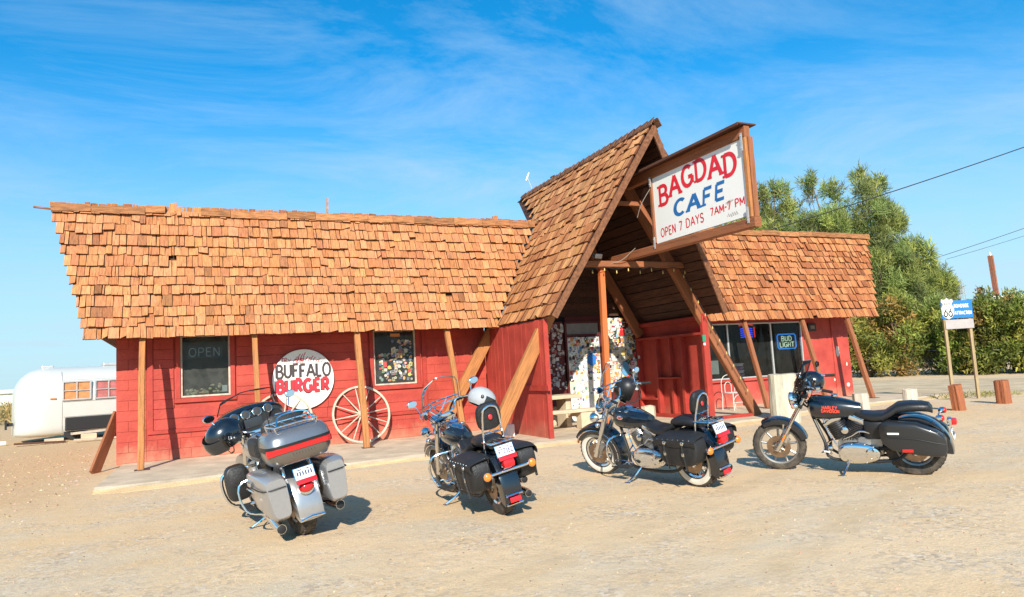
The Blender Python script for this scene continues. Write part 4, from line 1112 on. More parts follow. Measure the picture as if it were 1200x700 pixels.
# ------------------------------------------------------------------ television aerial on the gable
an = thing('aerial', 'small broken television aerial on a thin mast behind the gable ridge', 'aerial', (XC + .1, 1.5, GZ + .02))
b = B(); b.tube([(0, 0, -.05), (-.06, .02, .2), (-.14, .03, .42)], .006, 6, k=3); b.make('mast', M_wmetal, an)
b = B(); b.tube([(-.20, .03, .36), (-.10, .03, .58)], .020, 8); b.make('head', M_alu, an)
b = B(); b.tube([(-.20, .03, .50), (-.11, .03, .40)], .010, 6); b.make('element', M_alu, an)

# ------------------------------------------------------------------ aluminium travel trailer
tr = thing('travel_trailer', 'rounded silver travel trailer standing on blocks to the left of the cafe', 'trailer', (-5.40, 11.55, 0), (0, 0, math.atan2(.255, .967)))
M_alutr = mat('trailer_aluminium', (.70, .70, .64), rough=.42, metal=.32, noise=.14, nscale=1.6, color2=(.60, .60, .56), bump=.05, bscale=5)
b = B(); secs = []
TL = 6.6
for x in [0, .02, .08, .2, .4, .65, .95, 1.3, 3.0, 4.8, 5.4, 5.9, 6.25, 6.5, 6.6]:
    e = min(x, TL - x); t = min(e / .85, 1); s_ = math.sqrt(max(1 - (1 - t) ** 2, 0))
    top = .15 + 1.25 + .97 * s_ ** .9; wd = .55 + .55 * s_ ** .8; bot = .16 + .10 * (1 - s_)
    if x in (0, TL): wd = .45; top = 1.35
    cz_ = (top + bot) / 2; hh = (top - bot) / 2; q = []
    for j in range(36):
        a = 2 * PI * j / 36; c_, s2 = math.cos(a), math.sin(a)
        n_ = 2.9 if s2 > 0 else 9.0
        q.append(Vector((x, wd * math.copysign(abs(c_) ** (2 / n_), c_), cz_ + hh * math.copysign(abs(s2) ** (2 / n_), s2))))
    secs.append(q)
b.loft(secs); b.make('body', M_alutr, tr)
b = B()
for zq in (.75, 1.22, 1.92):
    b.tube([(x_, -1.104, zq) for x_ in np.linspace(1.25, 6.0, 12)], .005, 4)
for xq in (1.22, 3.05, 4.7):
    b.tube([(xq, -1.104, .18), (xq, -1.104, 1.35), (xq, -1.06, 1.9), (xq, -.85, 2.2)], .005, 4, k=3)
for i in range(60): b.lathe((1.25 + .075 * i, -1.102, 1.245), (0, -1, 0), [(.008, 0), (.006, .004)], 5)
b.make('panel_seams', mat('seam_grey', (.30, .30, .28), rough=.6, metal=.3), tr, False)
for wx, open_ in ((1.22, 0), (2.12, 1), (3.5, 0)):
    b = B(); y = -1.112
    for (cx_, cz_, sx_, sz_) in ((0, 1.29, .80, .045), (0, 1.86, .80, .045), (-.38, 1.575, .045, .53), (.38, 1.575, .045, .53), (0, 1.575, .035, .53), (0, 1.575, .72, .03)): b.box((wx + .4 + cx_, y - .01, cz_), (sx_, .06, sz_), bev=.004)
    w_ = b.make('window', M_alu, tr, False)
    b = B(); b.col = (.55, .24, .09) if not open_ else (.42, .13, .12)
    b.raw([(wx + .05, y - .005, 1.31), (wx + .76, y - .005, 1.31), (wx + .76, y - .005, 1.84), (wx + .05, y - .005, 1.84)], [[0, 1, 2, 3]]); b.make('curtain', mat('trailer_curtain', usecol=True, rough=.8, noise=.3, nscale=6), w_, False)
b = B(); b.box((2.3, -1.09, .52), (2.0, .10, .42), bev=.03); b.make('wheel_well', M_dark, tr, False)
b = B(); b.box((2.6, -1.2, .25), (2.3, .18, .07), rot=(0, R(-2), 0)); b.box((3.4, -1.16, .38), (1.2, .05, .20)); b.make('side_board', M_wheelwood, tr, False)
b = B(); b.box((.9, -.2, 2.38), (.34, .3, .10), bev=.03); b.make('roof_vent', M_alu, tr, False)
b = B(); b.box((2.9, -.1, 2.41), (.85, .5, .10), bev=.03); b.make('roof_vent', M_alu, tr, False)
b = B(); b.tube([(.9, -1.10, 1.35), (1.05, -1.115, 1.35)], .03, 6); b.make('marker_lamp', mat('dull_orange', (.45, .2, .08), rough=.5), tr)
b = B(); b.box((-.12, -.5, .62), (.20, .10, .10)); b.box((-.2, -.5, .62), (.05, .22, .3)); b.make('rear_bracket', M_dark, tr, False)
for x in (1.6, 3.1):
    b = B(); b.lathe((x, -.95, .33), (0, -1, 0), [(.2, -.1), (.33, -.1), (.34, 0), (.33, .1), (.2, .1)], 24); b.make('tyre', mat('dark_rubber', (.025, .024, .023), rough=.85), tr)
for i, (x, y, w_, h_, mt_, lab) in enumerate(((-4.05, 10.15, .5, .14, M_conc, 'pale concrete block on the dirt under the near end of the trailer'), (-3.15, 10.35, .42, .2, M_conc, 'pale concrete block under the middle of the trailer'))):
    b = B(); b.box((0, 0, h_ / 2), (w_, .2, h_), bev=.015); o = b.make('concrete_block', mt_, None, False); o.location = (x, y, 0); o.rotation_euler = (0, 0, R(12)); tag(o, lab, 'block')
for i, (x, y, ln, a, lab) in enumerate(((-4.35, 9.8, 1.3, 8, 'dark broken plank lying on the dirt before the trailer'), (-2.7, 9.6, 1.5, 20, 'pale weathered plank lying before the trailer beside the cafe corner'))):
    b = B(); b.box((0, 0, .04), (ln, .16, .05), bev=.006); o = b.make('loose_plank', [M_darkwood, M_wheelwood][i], None, False); o.location = (x, y, .02); o.rotation_euler = (0, R(2), R(a)); tag(o, lab, 'plank', 'planks lying by the trailer')
b = B(); b.lathe((0, 0, 0), (1, 0, 0), [(.06, 0), (.07, .02), (.07, .7), (.06, .72)], 12); o = b.make('pipe_length', M_white, None); o.location = (-6.1, 10.6, .07); o.rotation_euler = (0, 0, R(10)); tag(o, 'white pipe lying on the dirt at the rear end of the trailer', 'pipe')
# long white shed far off on the left
fb = thing('far_shed', 'long low white shed far away on the left horizon', 'shed', (-37, 131, 0))
b = B(); b.box((0, 0, 1.0), (18, 8, 2.0)); b.make('wall', M_white, fb, False)
b = B(); prism(b, [(-9.4, -4.5, 2.003), (-9.4, 4.5, 2.003), (-9.4, 0, 2.7)], [(9.4, -4.5, 2.003), (9.4, 4.5, 2.003), (9.4, 0, 2.7)]); b.make('roof', M_white, fb, False)

# ------------------------------------------------------------------ poles, wires, fence, roof behind the hedge
def utility(label, x, y, z1, w, mt_, cap=True):
    t = thing('utility_pole', label, 'pole', (x, y, 0), (0, R(-3.0), 0), 'poles beyond the hedge')
    b = B(); b.box((0, 0, z1 / 2), (w * .3, w, z1)); b.box((-w * .42, 0, z1 / 2), (w * .12, w * .8, z1)); b.box((w * .42, 0, z1 / 2), (w * .12, w * .8, z1)); b.make('shaft', mt_, t, False)
    if cap:
        b = B(); b.lathe((0, 0, z1), (0, 0, 1), [(.08, 0), (.11, .12), (.07, .25), (.02, .4)], 10); b.make('cap', M_white, t)
M_rust = mat('rusty_steel', (.30, .11, .06), rough=.85, noise=.3)
utility('tall rust brown steel pole with white tip beyond the hedge', 72.9, 27.8, 10.0, .42, M_rust)
utility('short rust brown pole beyond the hedge beside the tall steel pole', 71.6, 28.6, 6.9, .34, M_rust, False)
hs = thing('far_house', 'pale flat roofed house mostly hidden beyond the hedge', 'house', (71, 26.5, 0), (0, 0, R(-25)))
b = B(); b.box((0, 0, 2.6), (5.0, 4.0, 5.2)); b.make('wall', mat('far_wall', (.5, .46, .42), rough=.8), hs, False)
b = B(); b.box((0, 0, 5.45), (5.6, 4.6, .45)); b.make('roof', M_white, hs, False)
M_wire = mat('black_wire', (.012, .012, .014), rough=.7)
def wire(label, p0, p1, r, sag, group='overhead wires'):
    p0 = Vector(p0); p1 = Vector(p1); P = [p0.lerp(p1, i / 16) - Vector((0, 0, sag * 4 * (i / 16) * (1 - i / 16))) for i in range(17)]
    b = B(); b.tube(P, r, 5); tag(b.make('overhead_wire', M_wire, None), label, 'wire', group)
wire('thick black overhead wire rising from the trees to the upper right', (20.6, 8.3, 6.25), (40.4, -2.4, 12.4), .022, .25)
wire('thin upper wire running out beyond the tall steel pole', (58.0, 23.5, 8.9), (72, 16.6, 13.4), .022, .12)
wire('thin lower wire running out beyond the tall steel pole', (58.7, 23.2, 8.7), (72, 16.6, 12.5), .016, .12)
fc = thing('chain_link_fence', 'grey chain link fence with a steel post in the gap of the hedge', 'fence', (33.5, 9.5, 0), (0, 0, R(-62)))
M_galv = mat('galvanised', (.45, .46, .46), rough=.5, metal=.5)
for x in (-2.2, 0, 2.2):
    b = B(); b.lathe((x, 0, 0), (0, 0, 1), [(.035, 0), (.035, 1.25), (.02, 1.28)], 8); b.make('post', M_galv, fc)
b = B()
for i in range(30): b.tube([(-2.2 + i * .15, 0, .03), (-2.2 + min(i * .15 + 1.1, 4.4), 0, .03 + min(1.1, 4.4 - i * .15))], .006, 3); b.tube([(-2.2 + i * .15, .004, .03), (-2.2 + max(i * .15 - 1.1, 0), .004, .03 + min(1.1, i * .15))], .006, 3)
b.tube([(-2.2, 0, 1.2), (2.2, 0, 1.2)], .018, 6); b.make('mesh_panel', M_galv, fc, False)

# ------------------------------------------------------------------ trees and hedge
def leafmat(name, rough=.6):
    mt_ = bpy.data.materials.new(name); mt_.use_nodes = True
    nt = mt_.node_tree; b_ = nt.nodes['Principled BSDF']; L = nt.links.new
    at = nt.nodes.new('ShaderNodeAttribute'); at.attribute_name = 'col'
    L(at.outputs['Color'], b_.inputs['Base Color']); b_.inputs['Roughness'].default_value = rough; b_.inputs['Specular IOR Level'].default_value = .25
    tl = nt.nodes.new('ShaderNodeBsdfTranslucent'); L(at.outputs['Color'], tl.inputs[0])
    mx = nt.nodes.new('ShaderNodeMixShader'); mx.inputs[0].default_value = .40
    L(b_.outputs[0], mx.inputs[1]); L(tl.outputs[0], mx.inputs[2]); L(mx.outputs[0], nt.nodes['Material Output'].inputs[0])
    return mt_
M_leaf = leafmat('leaf')
M_bark = mat('bark', (.16, .11, .075), rough=.9, noise=.4, nscale=5, nstretch=(4, 4, 1), bump=.6, bscale=15)
def quads_object(name, Pq, Cq, mt_, parent):
    n_ = Pq.shape[0]
    me = bpy.data.meshes.new(name); me.vertices.add(4 * n_); me.vertices.foreach_set('co', Pq.reshape(-1).astype(np.float32))
    me.loops.add(4 * n_); me.loops.foreach_set('vertex_index', np.arange(4 * n_, dtype=np.int32))
    me.polygons.add(n_); me.polygons.foreach_set('loop_start', np.arange(0, 4 * n_, 4, dtype=np.int32)); 
    try: me.polygons.foreach_set('loop_total', np.full(n_, 4, dtype=np.int32))
    except Exception: pass
    me.update(calc_edges=True)
    at = me.attributes.new('col', 'FLOAT_COLOR', 'FACE'); at.data.foreach_set('color', np.concatenate([Cq, np.ones((n_, 1))], 1).astype(np.float32).ravel())
    me.materials.append(mt_)
    o = bpy.data.objects.new(name, me); COL.objects.link(o)
    if parent: o.parent = parent
    return o
def leaves(rg, centers, radii, per, ln, wd, dirbias, cols, clumpcol, outw=.5):
    """leaf blades about clump centres: a blade is a narrow quad with its own direction"""
    P = []; C = []
    for i, (c, r) in enumerate(zip(centers, radii)):
        n_ = int(per * (r[0] * r[1] * r[2]) ** (2 / 3.) + 6)
        d = rg.normal(size=(n_, 3)); d /= np.linalg.norm(d, axis=1)[:, None]
        rad = rg.random(n_) ** .45
        pos = c + d * rad[:, None] * r
        dirn = d * outw + rg.normal(size=(n_, 3)) * .6 + np.array(dirbias); dirn /= np.linalg.norm(dirn, axis=1)[:, None]
        sd = np.cross(dirn, rg.normal(size=(n_, 3))); sd /= np.linalg.norm(sd, axis=1)[:, None] + 1e-9
        l = ln * rg.uniform(.5, 1.4, n_)[:, None]; w = wd * rg.uniform(.6, 1.3, n_)[:, None]
        a = pos - sd * w / 2; b_ = pos + sd * w / 2; tip = pos + dirn * l
        P.append(np.stack([a, b_, tip + sd * w * .25, tip - sd * w * .25], 1))
        cc = np.array(cols[rg.integers(len(cols))]) * clumpcol(rg)
        f = rg.uniform(.75, 1.25, n_)[:, None] * cc
        mixm = rg.random(n_)[:, None] < .22
        f = np.where(mixm, f * np.array([1.2, 1.1, .95]), f); C.append(f)
    return np.concatenate(P), np.concatenate(C)
def limb(b, p0, p1, r0, r1, rr, wob=.25):
    p0 = Vector(p0); p1 = Vector(p1); P = [p0]
    for i in range(1, 5):
        t = i / 4; P.append(p0.lerp(p1, t) + Vector((rr.uniform(-wob, wob), rr.uniform(-wob, wob), rr.uniform(-wob, wob) * .5)) * (1 if i < 4 else 0))
    b.tube(P, [r0, (r0 + r1) / 2, r1], 7, k=3)
TAM = [(.33, .37, .10), (.27, .335, .10), (.39, .41, .13), (.21, .275, .09), (.30, .35, .14)]
def tamarisk(label, x, y, plumes, seed, trunk_r=.28):
    """feathery tree: each plume (dx, dy, ztop, radius) is one rising head of foliage on its own limb"""
    t = thing('tamarisk_tree', label, 'tree', (x, y, 0), (0, 0, 0), 'feathery trees behind the cafe')
    rr = random.Random(seed); rg = np.random.default_rng(seed)
    b = B(); cen = []; rad = []
    for (px, py, zt, pr_) in plumes:
        tip = Vector((px, py, zt - pr_ * .5)); limb(b, (px * .12, py * .12, .0), tip, trunk_r * .6, .03, rr, .3)
        for k in range(27):
            h_ = rr.random() ** .8
            z = zt - pr_ * .3 - h_ * (zt * .74)
            wd_ = pr_ * (.35 + 1.1 * min(h_ * 1.9, 1))
            a = rr.uniform(0, 6.28); q = rr.random() ** .5 * wd_
            c = (px * (1 - .3 * h_) + q * math.cos(a), py * (1 - .3 * h_) + q * math.sin(a), z)
            cen.append(np.array(c)); s_ = rr.uniform(.26, .58) * (.8 + .2 * pr_); rad.append(np.array([s_, s_, s_ * rr.uniform(1.0, 1.7)]))
            if k % 4 == 0: limb(b, (px * .5, py * .5, z * .6), c, .05, .012, rr, .15)
        for k in range(9):                      # rising sprays at the head of the plume
            a = rr.uniform(0, 6.28); q = rr.random() * pr_ * .75
            cen.append(np.array((px + q * math.cos(a), py + q * math.sin(a), zt - pr_ * .15 - q * .7 - rr.uniform(0, .5)))); rad.append(np.array([.16, .16, rr.uniform(.35, .65)]))
    b.make('trunk', M_bark, t)
    P, C = leaves(rg, cen, rad, 900, .34, .047, (0, 0, .5), TAM, lambda g_: g_.uniform(.42, 1.4), outw=.9)
    quads_object('crown', P, C, M_leaf, t)
tamarisk('feathery green tree rising behind the cafe sign, leftmost of the trees', 36.0, 19.6, [(-4.6, 2.4, 15.4, 1.2), (-3.6, 1.9, 13.4, 1.5), (-2.2, 1.0, 12.2, 1.4), (-1.2, .6, 13.4, 1.3), (.3, .2, 13.4, 1.4), (1.3, -.3, 12.0, 1.6), (-.4, -.5, 10.6, 1.8), (2.2, .3, 10.8, 1.7), (-1.6, .2, 10.8, 1.8), (-3.0, 1.5, 12.6, 1.2)], 41)
tamarisk('feathery green tree with a rounded head rising above the right roof wing', 39.2, 18.2, [(-.6, .5, 13.9, 1.35), (.6, -.2, 13.2, 1.3), (-.2, -.6, 11.2, 1.8), (1.4, .4, 11.4, 1.6), (-1.4, 0, 11.2, 1.7)], 42)
tamarisk('tallest feathery tree at the right end of the roof, the thick wire before it', 42.2, 17.0, [(-.6, .3, 14.0, 1.25), (.5, -.2, 13.3, 1.25), (1.5, -.4, 11.0, 1.3), (.2, -.6, 11.2, 1.8), (.9, .4, 9.4, 1.7), (-.8, -.4, 11.6, 1.7)], 43)
tamarisk('lower spreading feathery tree to the right of the roof end', 43.0, 15.2, [(-.8, 0, 7.6, 1.4), (.5, -.4, 8.3, 1.1), (1.4, -.6, 6.9, 1.0), (.2, -.8, 5.4, 1.5), (-1.4, -.4, 6.2, 1.5), (1.9, -.9, 5.6, .8)], 44)
BUS = [(.20, .25, .045), (.25, .28, .06), (.15, .20, .045), (.30, .29, .065), (.20, .25, .05)]
BUSY = [(.24, .255, .055), (.31, .26, .06), (.18, .225, .05), (.26, .26, .06), (.34, .22, .07)]
def bush(label, x, y, h_, w, seed, pal):
    t = thing('bush', label, 'bush', (x, y, 0), (0, 0, 0), 'bushes of the hedge')
    rr = random.Random(seed); rg = np.random.default_rng(seed); b = B(); cen = []; rad = []
    for k in range(46):
        a = rr.uniform(0, 6.28); q = rr.random() ** .5 * w; z = .25 + rr.random() * (h_ - .5) 
        q *= 1 - .35 * (z / h_) ** 3
        c = (q * math.cos(a), q * math.sin(a), z); s_ = rr.uniform(.32, .62)
        cen.append(np.array(c)); rad.append(np.array([s_, s_, s_ * .9]))
        if k % 3 == 0: limb(b, (rr.uniform(-.2, .2), rr.uniform(-.2, .2), 0), c, .045, .01, rr, .12)
    for k in range(15):
        a = rr.uniform(0, 6.28); q = rr.random() * w * .95; c = (q * math.cos(a), q * math.sin(a), h_ - .15 - .5 * q / w + rr.uniform(-.4, .5)); cen.append(np.array(c)); rad.append(np.array([.22, .22, .4]))
    b.make('stems', M_bark, t)
    P, C = leaves(rg, cen, rad, 620, .17, .07, (0, 0, .2), pal, lambda g_: g_.uniform(.5, 1.45), outw=.8)
    quads_object('foliage', P, C, M_leaf, t)
for i, (lab, x, y, h_, w, pl_) in enumerate((
    ('dense green bush just right of the cafe end wall', 29.6, 12.2, 3.9, 1.6, BUS), ('yellow tinged bush second from the left in the hedge', 31.6, 10.1, 3.1, 1.5, BUSY), ('orange flecked bush left of the fence gap', 32.6, 8.9, 4.0, 1.1, BUSY),
    ('green bush standing behind the fence gap', 35.4, 8.6, 3.4, 1.5, BUS), ('bush directly behind the blue road sign', 33.8, 6.2, 2.8, 1.2, BUS), ('light green bush just right of the blue road sign', 33.4, 4.9, 3.4, 1.2, BUSY),
    ('broad green bush beneath the tall steel pole', 33.9, 3.4, 3.2, 1.4, BUS), ('tallest dark green bush at the right end of the hedge', 34.4, 1.4, 4.7, 1.7, BUS), ('green bush in the second row behind the road sign', 36.6, 5.6, 3.6, 1.7, BUS))):
    bush(lab, x, y, h_, w, 60 + i, pl_)
b = B(); rr = random.Random(5)
for k in range(9):
    x0, y0 = rr.uniform(-.5, .5), rr.uniform(-.5, .5); limb(b, (x0 * .3, y0 * .3, 0), (x0 * 2.2, y0 * 2.2, rr.uniform(3.6, 5.2)), .03, .008, rr, .2)
o = b.make('bare_shrub', mat('pale_twig', (.42, .36, .30), rough=.9), None); o.location = (36.2, 7.4, 0); tag(o, 'leafless pale twigs sticking up behind the road sign', 'shrub')
# dry scrub out on the flat
rg = np.random.default_rng(15); cen = []; rad = []
for i in range(420):
    y_ = 28 + 95 * rg.random() ** 1.3; x_ = -.22 * (y_ + 15) - rg.uniform(-3, .10 * y_ + 4); s_ = rg.uniform(.25, .7)
    cen.append(np.array((x_, y_, s_ * .5))); rad.append(np.array([s_ * 1.3, s_ * 1.3, s_ * .8]))
P, C = leaves(rg, cen, rad, 60, .3, .08, (0, 0, .7), [(.42, .30, .12), (.36, .28, .12), (.26, .23, .10), (.48, .34, .15)], lambda g_: g_.uniform(.7, 1.25))
tag(quads_object('vegetation', P, C, M_leaf, None), kind='stuff')
# weeds at the foot of the sign
rg = np.random.default_rng(5); cen = [np.array((19.4 + rg.uniform(-.9, 1.4), -3.0 + rg.uniform(-.5, .6), .03)) for _ in range(26)]; rad = [np.array([.22, .22, .05])] * 26
P, C = leaves(rg, cen, rad, 500, .09, .02, (0, 0, .6), [(.30, .27, .08), (.26, .25, .07)], lambda g_: g_.uniform(.8, 1.2))
tag(quads_object('grass', P, C, M_leaf, None), kind='stuff')
# ------------------------------------------------------------------ motorcycles
M_blackp = mat('black_paint', (.006, .009, .014), rough=.22, coat=1.0, noise=.1, nscale=3)
M_blackm = mat('satin_black', (.012, .012, .013), rough=.45)
M_silver = mat('silver_paint', (.42, .42, .43), rough=.28, metal=.65, coat=.6, noise=.05, nscale=30)
M_chrome = mat('chrome', (.78, .79, .80), rough=.09, metal=1.0)
M_steel = mat('brushed_steel', (.48, .47, .45), rough=.32, metal=1.0, noise=.15, nscale=20)
M_alloy = mat('engine_alloy', (.36, .35, .33), rough=.42, metal=.85, noise=.2, nscale=14)
M_leather = mat('black_leather', (.016, .016, .017), rough=.52, noise=.25, nscale=9, bump=.35, bscale=60)
M_seat = mat('black_vinyl', (.014, .014, .015), rough=.42, noise=.15, nscale=8, bump=.15, bscale=80)
M_rubber = mat('tyre_rubber', (.030, .028, .026), rough=.85, noise=.25, nscale=12, color2=(.10, .08, .06), bump=.5, bscale=35)
M_grip = mat('grip_rubber', (.012, .012, .012), rough=.8)
M_wwall = mat('whitewall', (.66, .62, .54), rough=.6, noise=.15, nscale=10)
M_redlens = mat('red_lens', (.55, .012, .015), rough=.18, coat=.6)
M_amber = mat('amber_lens', (.85, .20, .02), rough=.2, coat=.6)
M_clear = mat('lamp_glass', (.62, .66, .70), rough=.06, metal=.7)
M_bronze = mat('dusty_disc', (.34, .24, .17), rough=.4, metal=.9, noise=.3, nscale=14)
M_shield = thin_glass('clear_screen', (.92, .89, .85), .07, .03)
M_smoke = thin_glass('smoke_screen', (.62, .56, .52), .12, .03)
M_plate = mat('plate_white', (.74, .74, .72), rough=.45)
M_platetxt = mat('plate_blue', (.03, .05, .14), rough=.5)
M_redstripe = mat('red_trim', (.55, .03, .035), rough=.4)
M_mirror = mat('mirror_glass', (.75, .80, .88), rough=.03, metal=1.0)
def mk(b, name, m_, p, smooth=True): return b.make(name, m_, p, smooth)
def steer_matrix(H, rake, ang):
    ax = Vector((-math.sin(R(rake)), 0, math.cos(R(rake))))
    return Matrix.Translation(Vector(H)) @ Matrix.Rotation(R(ang), 4, ax) @ Matrix.Translation(-Vector(H))
def bwheel(root, x, r, w, style, white=False, M=None, rimr=.105, disc=True, pulley=False):
    I = M or Matrix.Identity(4); c = (x, 0, r); ri = r - rimr
    b = B(); b.lathe(c, (0, 1, 0), [(.03, -.075), (.055, -.07), (.05, -.03), (.04, 0), (.05, .03), (.055, .07), (.03, .075)], 16)
    if style == 'spoke':
        for k in range(40):
            a = R(9 * k); a2 = R(9 * k + (28 if k % 4 < 2 else -28)); sy = .05 if k % 2 else -.05
            b.tube([(x + .045 * math.cos(a2), sy, r + .045 * math.sin(a2)), (x + (ri + .005) * math.cos(a), sy * .15, r + (ri + .005) * math.sin(a))], .0032, 4)
    else:
        n = 5 if style == 'cast5' else 9
        for k in range(n):
            a0 = 360 / n * k + 12
            for s_ in ((-7, 7) if style == 'cast5' else (0,)):
                a = R(a0); a2 = R(a0 + s_)
                b.tube([(x + .04 * math.cos(a), 0, r + .04 * math.sin(a)), (x + (ri + .004) * math.cos(a2), 0, r + (ri + .004) * math.sin(a2))], [.020, .012, .014], 6)
    b.xf(I); wh = mk(b, 'wheel', M_steel if style == 'spoke' else M_alloy, root)
    b = B(); prof = [(ri - .005, -w * .36), (ri + .02, -w * .46), (r - .045, -w * .5), (r - .018, -w * .42), (r - .004, -w * .22), (r, 0), (r - .004, w * .22), (r - .018, w * .42), (r - .045, w * .5), (ri + .02, w * .46), (ri - .005, w * .36)]
    b.lathe(c, (0, 1, 0), prof, 48, cap=False)
    # tread: small raised blocks
    for k in range(36):
        a = R(10 * k)
        for s_ in (-1, 1):
            q = a + R(2.5 * s_)
            b.box((x + (r - .003) * math.cos(q), s_ * w * .20, r + (r - .003) * math.sin(q)), (.007, w * .22, .030), rot=(R(18 * s_), -q, 0))
    b.xf(I); mk(b, 'tyre', M_rubber, wh)
    if white:
        b = B()
        for s_ in (-1, 1):
            b.lathe(c, (0, 1, 0), [(ri + .012, s_ * w * .452), (ri + .03, s_ * w * .492), (r - .042, s_ * w * .508), (r - .038, s_ * w * .49)], 48, cap=False)
        b.xf(I); mk(b, 'whitewall', M_wwall, wh)
    b = B(); b.lathe(c, (0, 1, 0), [(ri - .022, -w * .30), (ri + .006, -w * .40), (ri + .006, -w * .30), (ri - .012, 0), (ri + .006, w * .30), (ri + .006, w * .40), (ri - .022, w * .30), (ri - .028, 0), (ri - .022, -w * .30)], 48, cap=False)
    b.xf(I); mk(b, 'rim', M_chrome if style != 'cast9' else M_alloy, wh)
    if disc:
        for s_ in ((1, -1) if disc == 2 else (1,)):
            b = B(); b.lathe(c, (0, 1, 0), [(.075, s_ * .068), (.145, s_ * .068), (.145, s_ * .074), (.075, s_ * .074), (.075, s_ * .068)], 28, cap=False)
            for k in range(5): b.tube([(x + .04 * math.cos(k * 1.2566), s_ * .071, r + .04 * math.sin(k * 1.2566)), (x + .08 * math.cos(k * 1.2566), s_ * .071, r + .08 * math.sin(k * 1.2566))], .008, 5)
            b.xf(I); mk(b, 'brake_disc', M_bronze, wh)
            b = B(); b.box((x - .10, s_ * .09, r + .08), (.07, .05, .11), rot=(0, R(-40), 0), bev=.012); b.xf(I); mk(b, 'caliper', M_alloy, wh)
    return wh
def fender(root, cx, cz, Rr, w, a0, a1, mt_, skirt=.05, M=None, name='fender', flare=0.0, n=26, taper=1.0):
    G = []
    for i in range(n + 1):
        t = i / n; a = R(a0 + (a1 - a0) * t); row = []
        ww = w / 2 * (1 - (1 - taper) * abs(2 * t - 1) ** 2); Rq = Rr + flare * max(0, t - .75) * 4
        for j in range(13):
            s_ = -1 + 2 * j / 12; e = abs(s_)
            y = ww * (math.sin(min(e * 1.25, 1) * PI / 2)) * (1 if s_ >= 0 else -1)
            rad = Rq - (0.10 * w * e ** 2 if e < .8 else .10 * w * .64 + (e - .8) / .2 * skirt)
            row.append(Vector((cx + rad * math.cos(a), y, cz + rad * math.sin(a))))
        G.append(row)
    b = B(); b.sheet(G, .008)
    if M: b.xf(M)
    return mk(b, name, mt_, root)
def cylinder_fins(b, base, d, r, h, n=9):
    prof = [(r * .5, 0)]
    for k in range(n):
        z = h * k / n; rr_ = r * (1.0 - .06 * abs(k - n / 2) / n)
        prof += [(r * .78, z), (rr_, z + h * .25 / n), (rr_, z + h * .6 / n), (r * .78, z + h * .8 / n)]
    b.lathe(base, d, prof + [(r * .5, h)], 16)
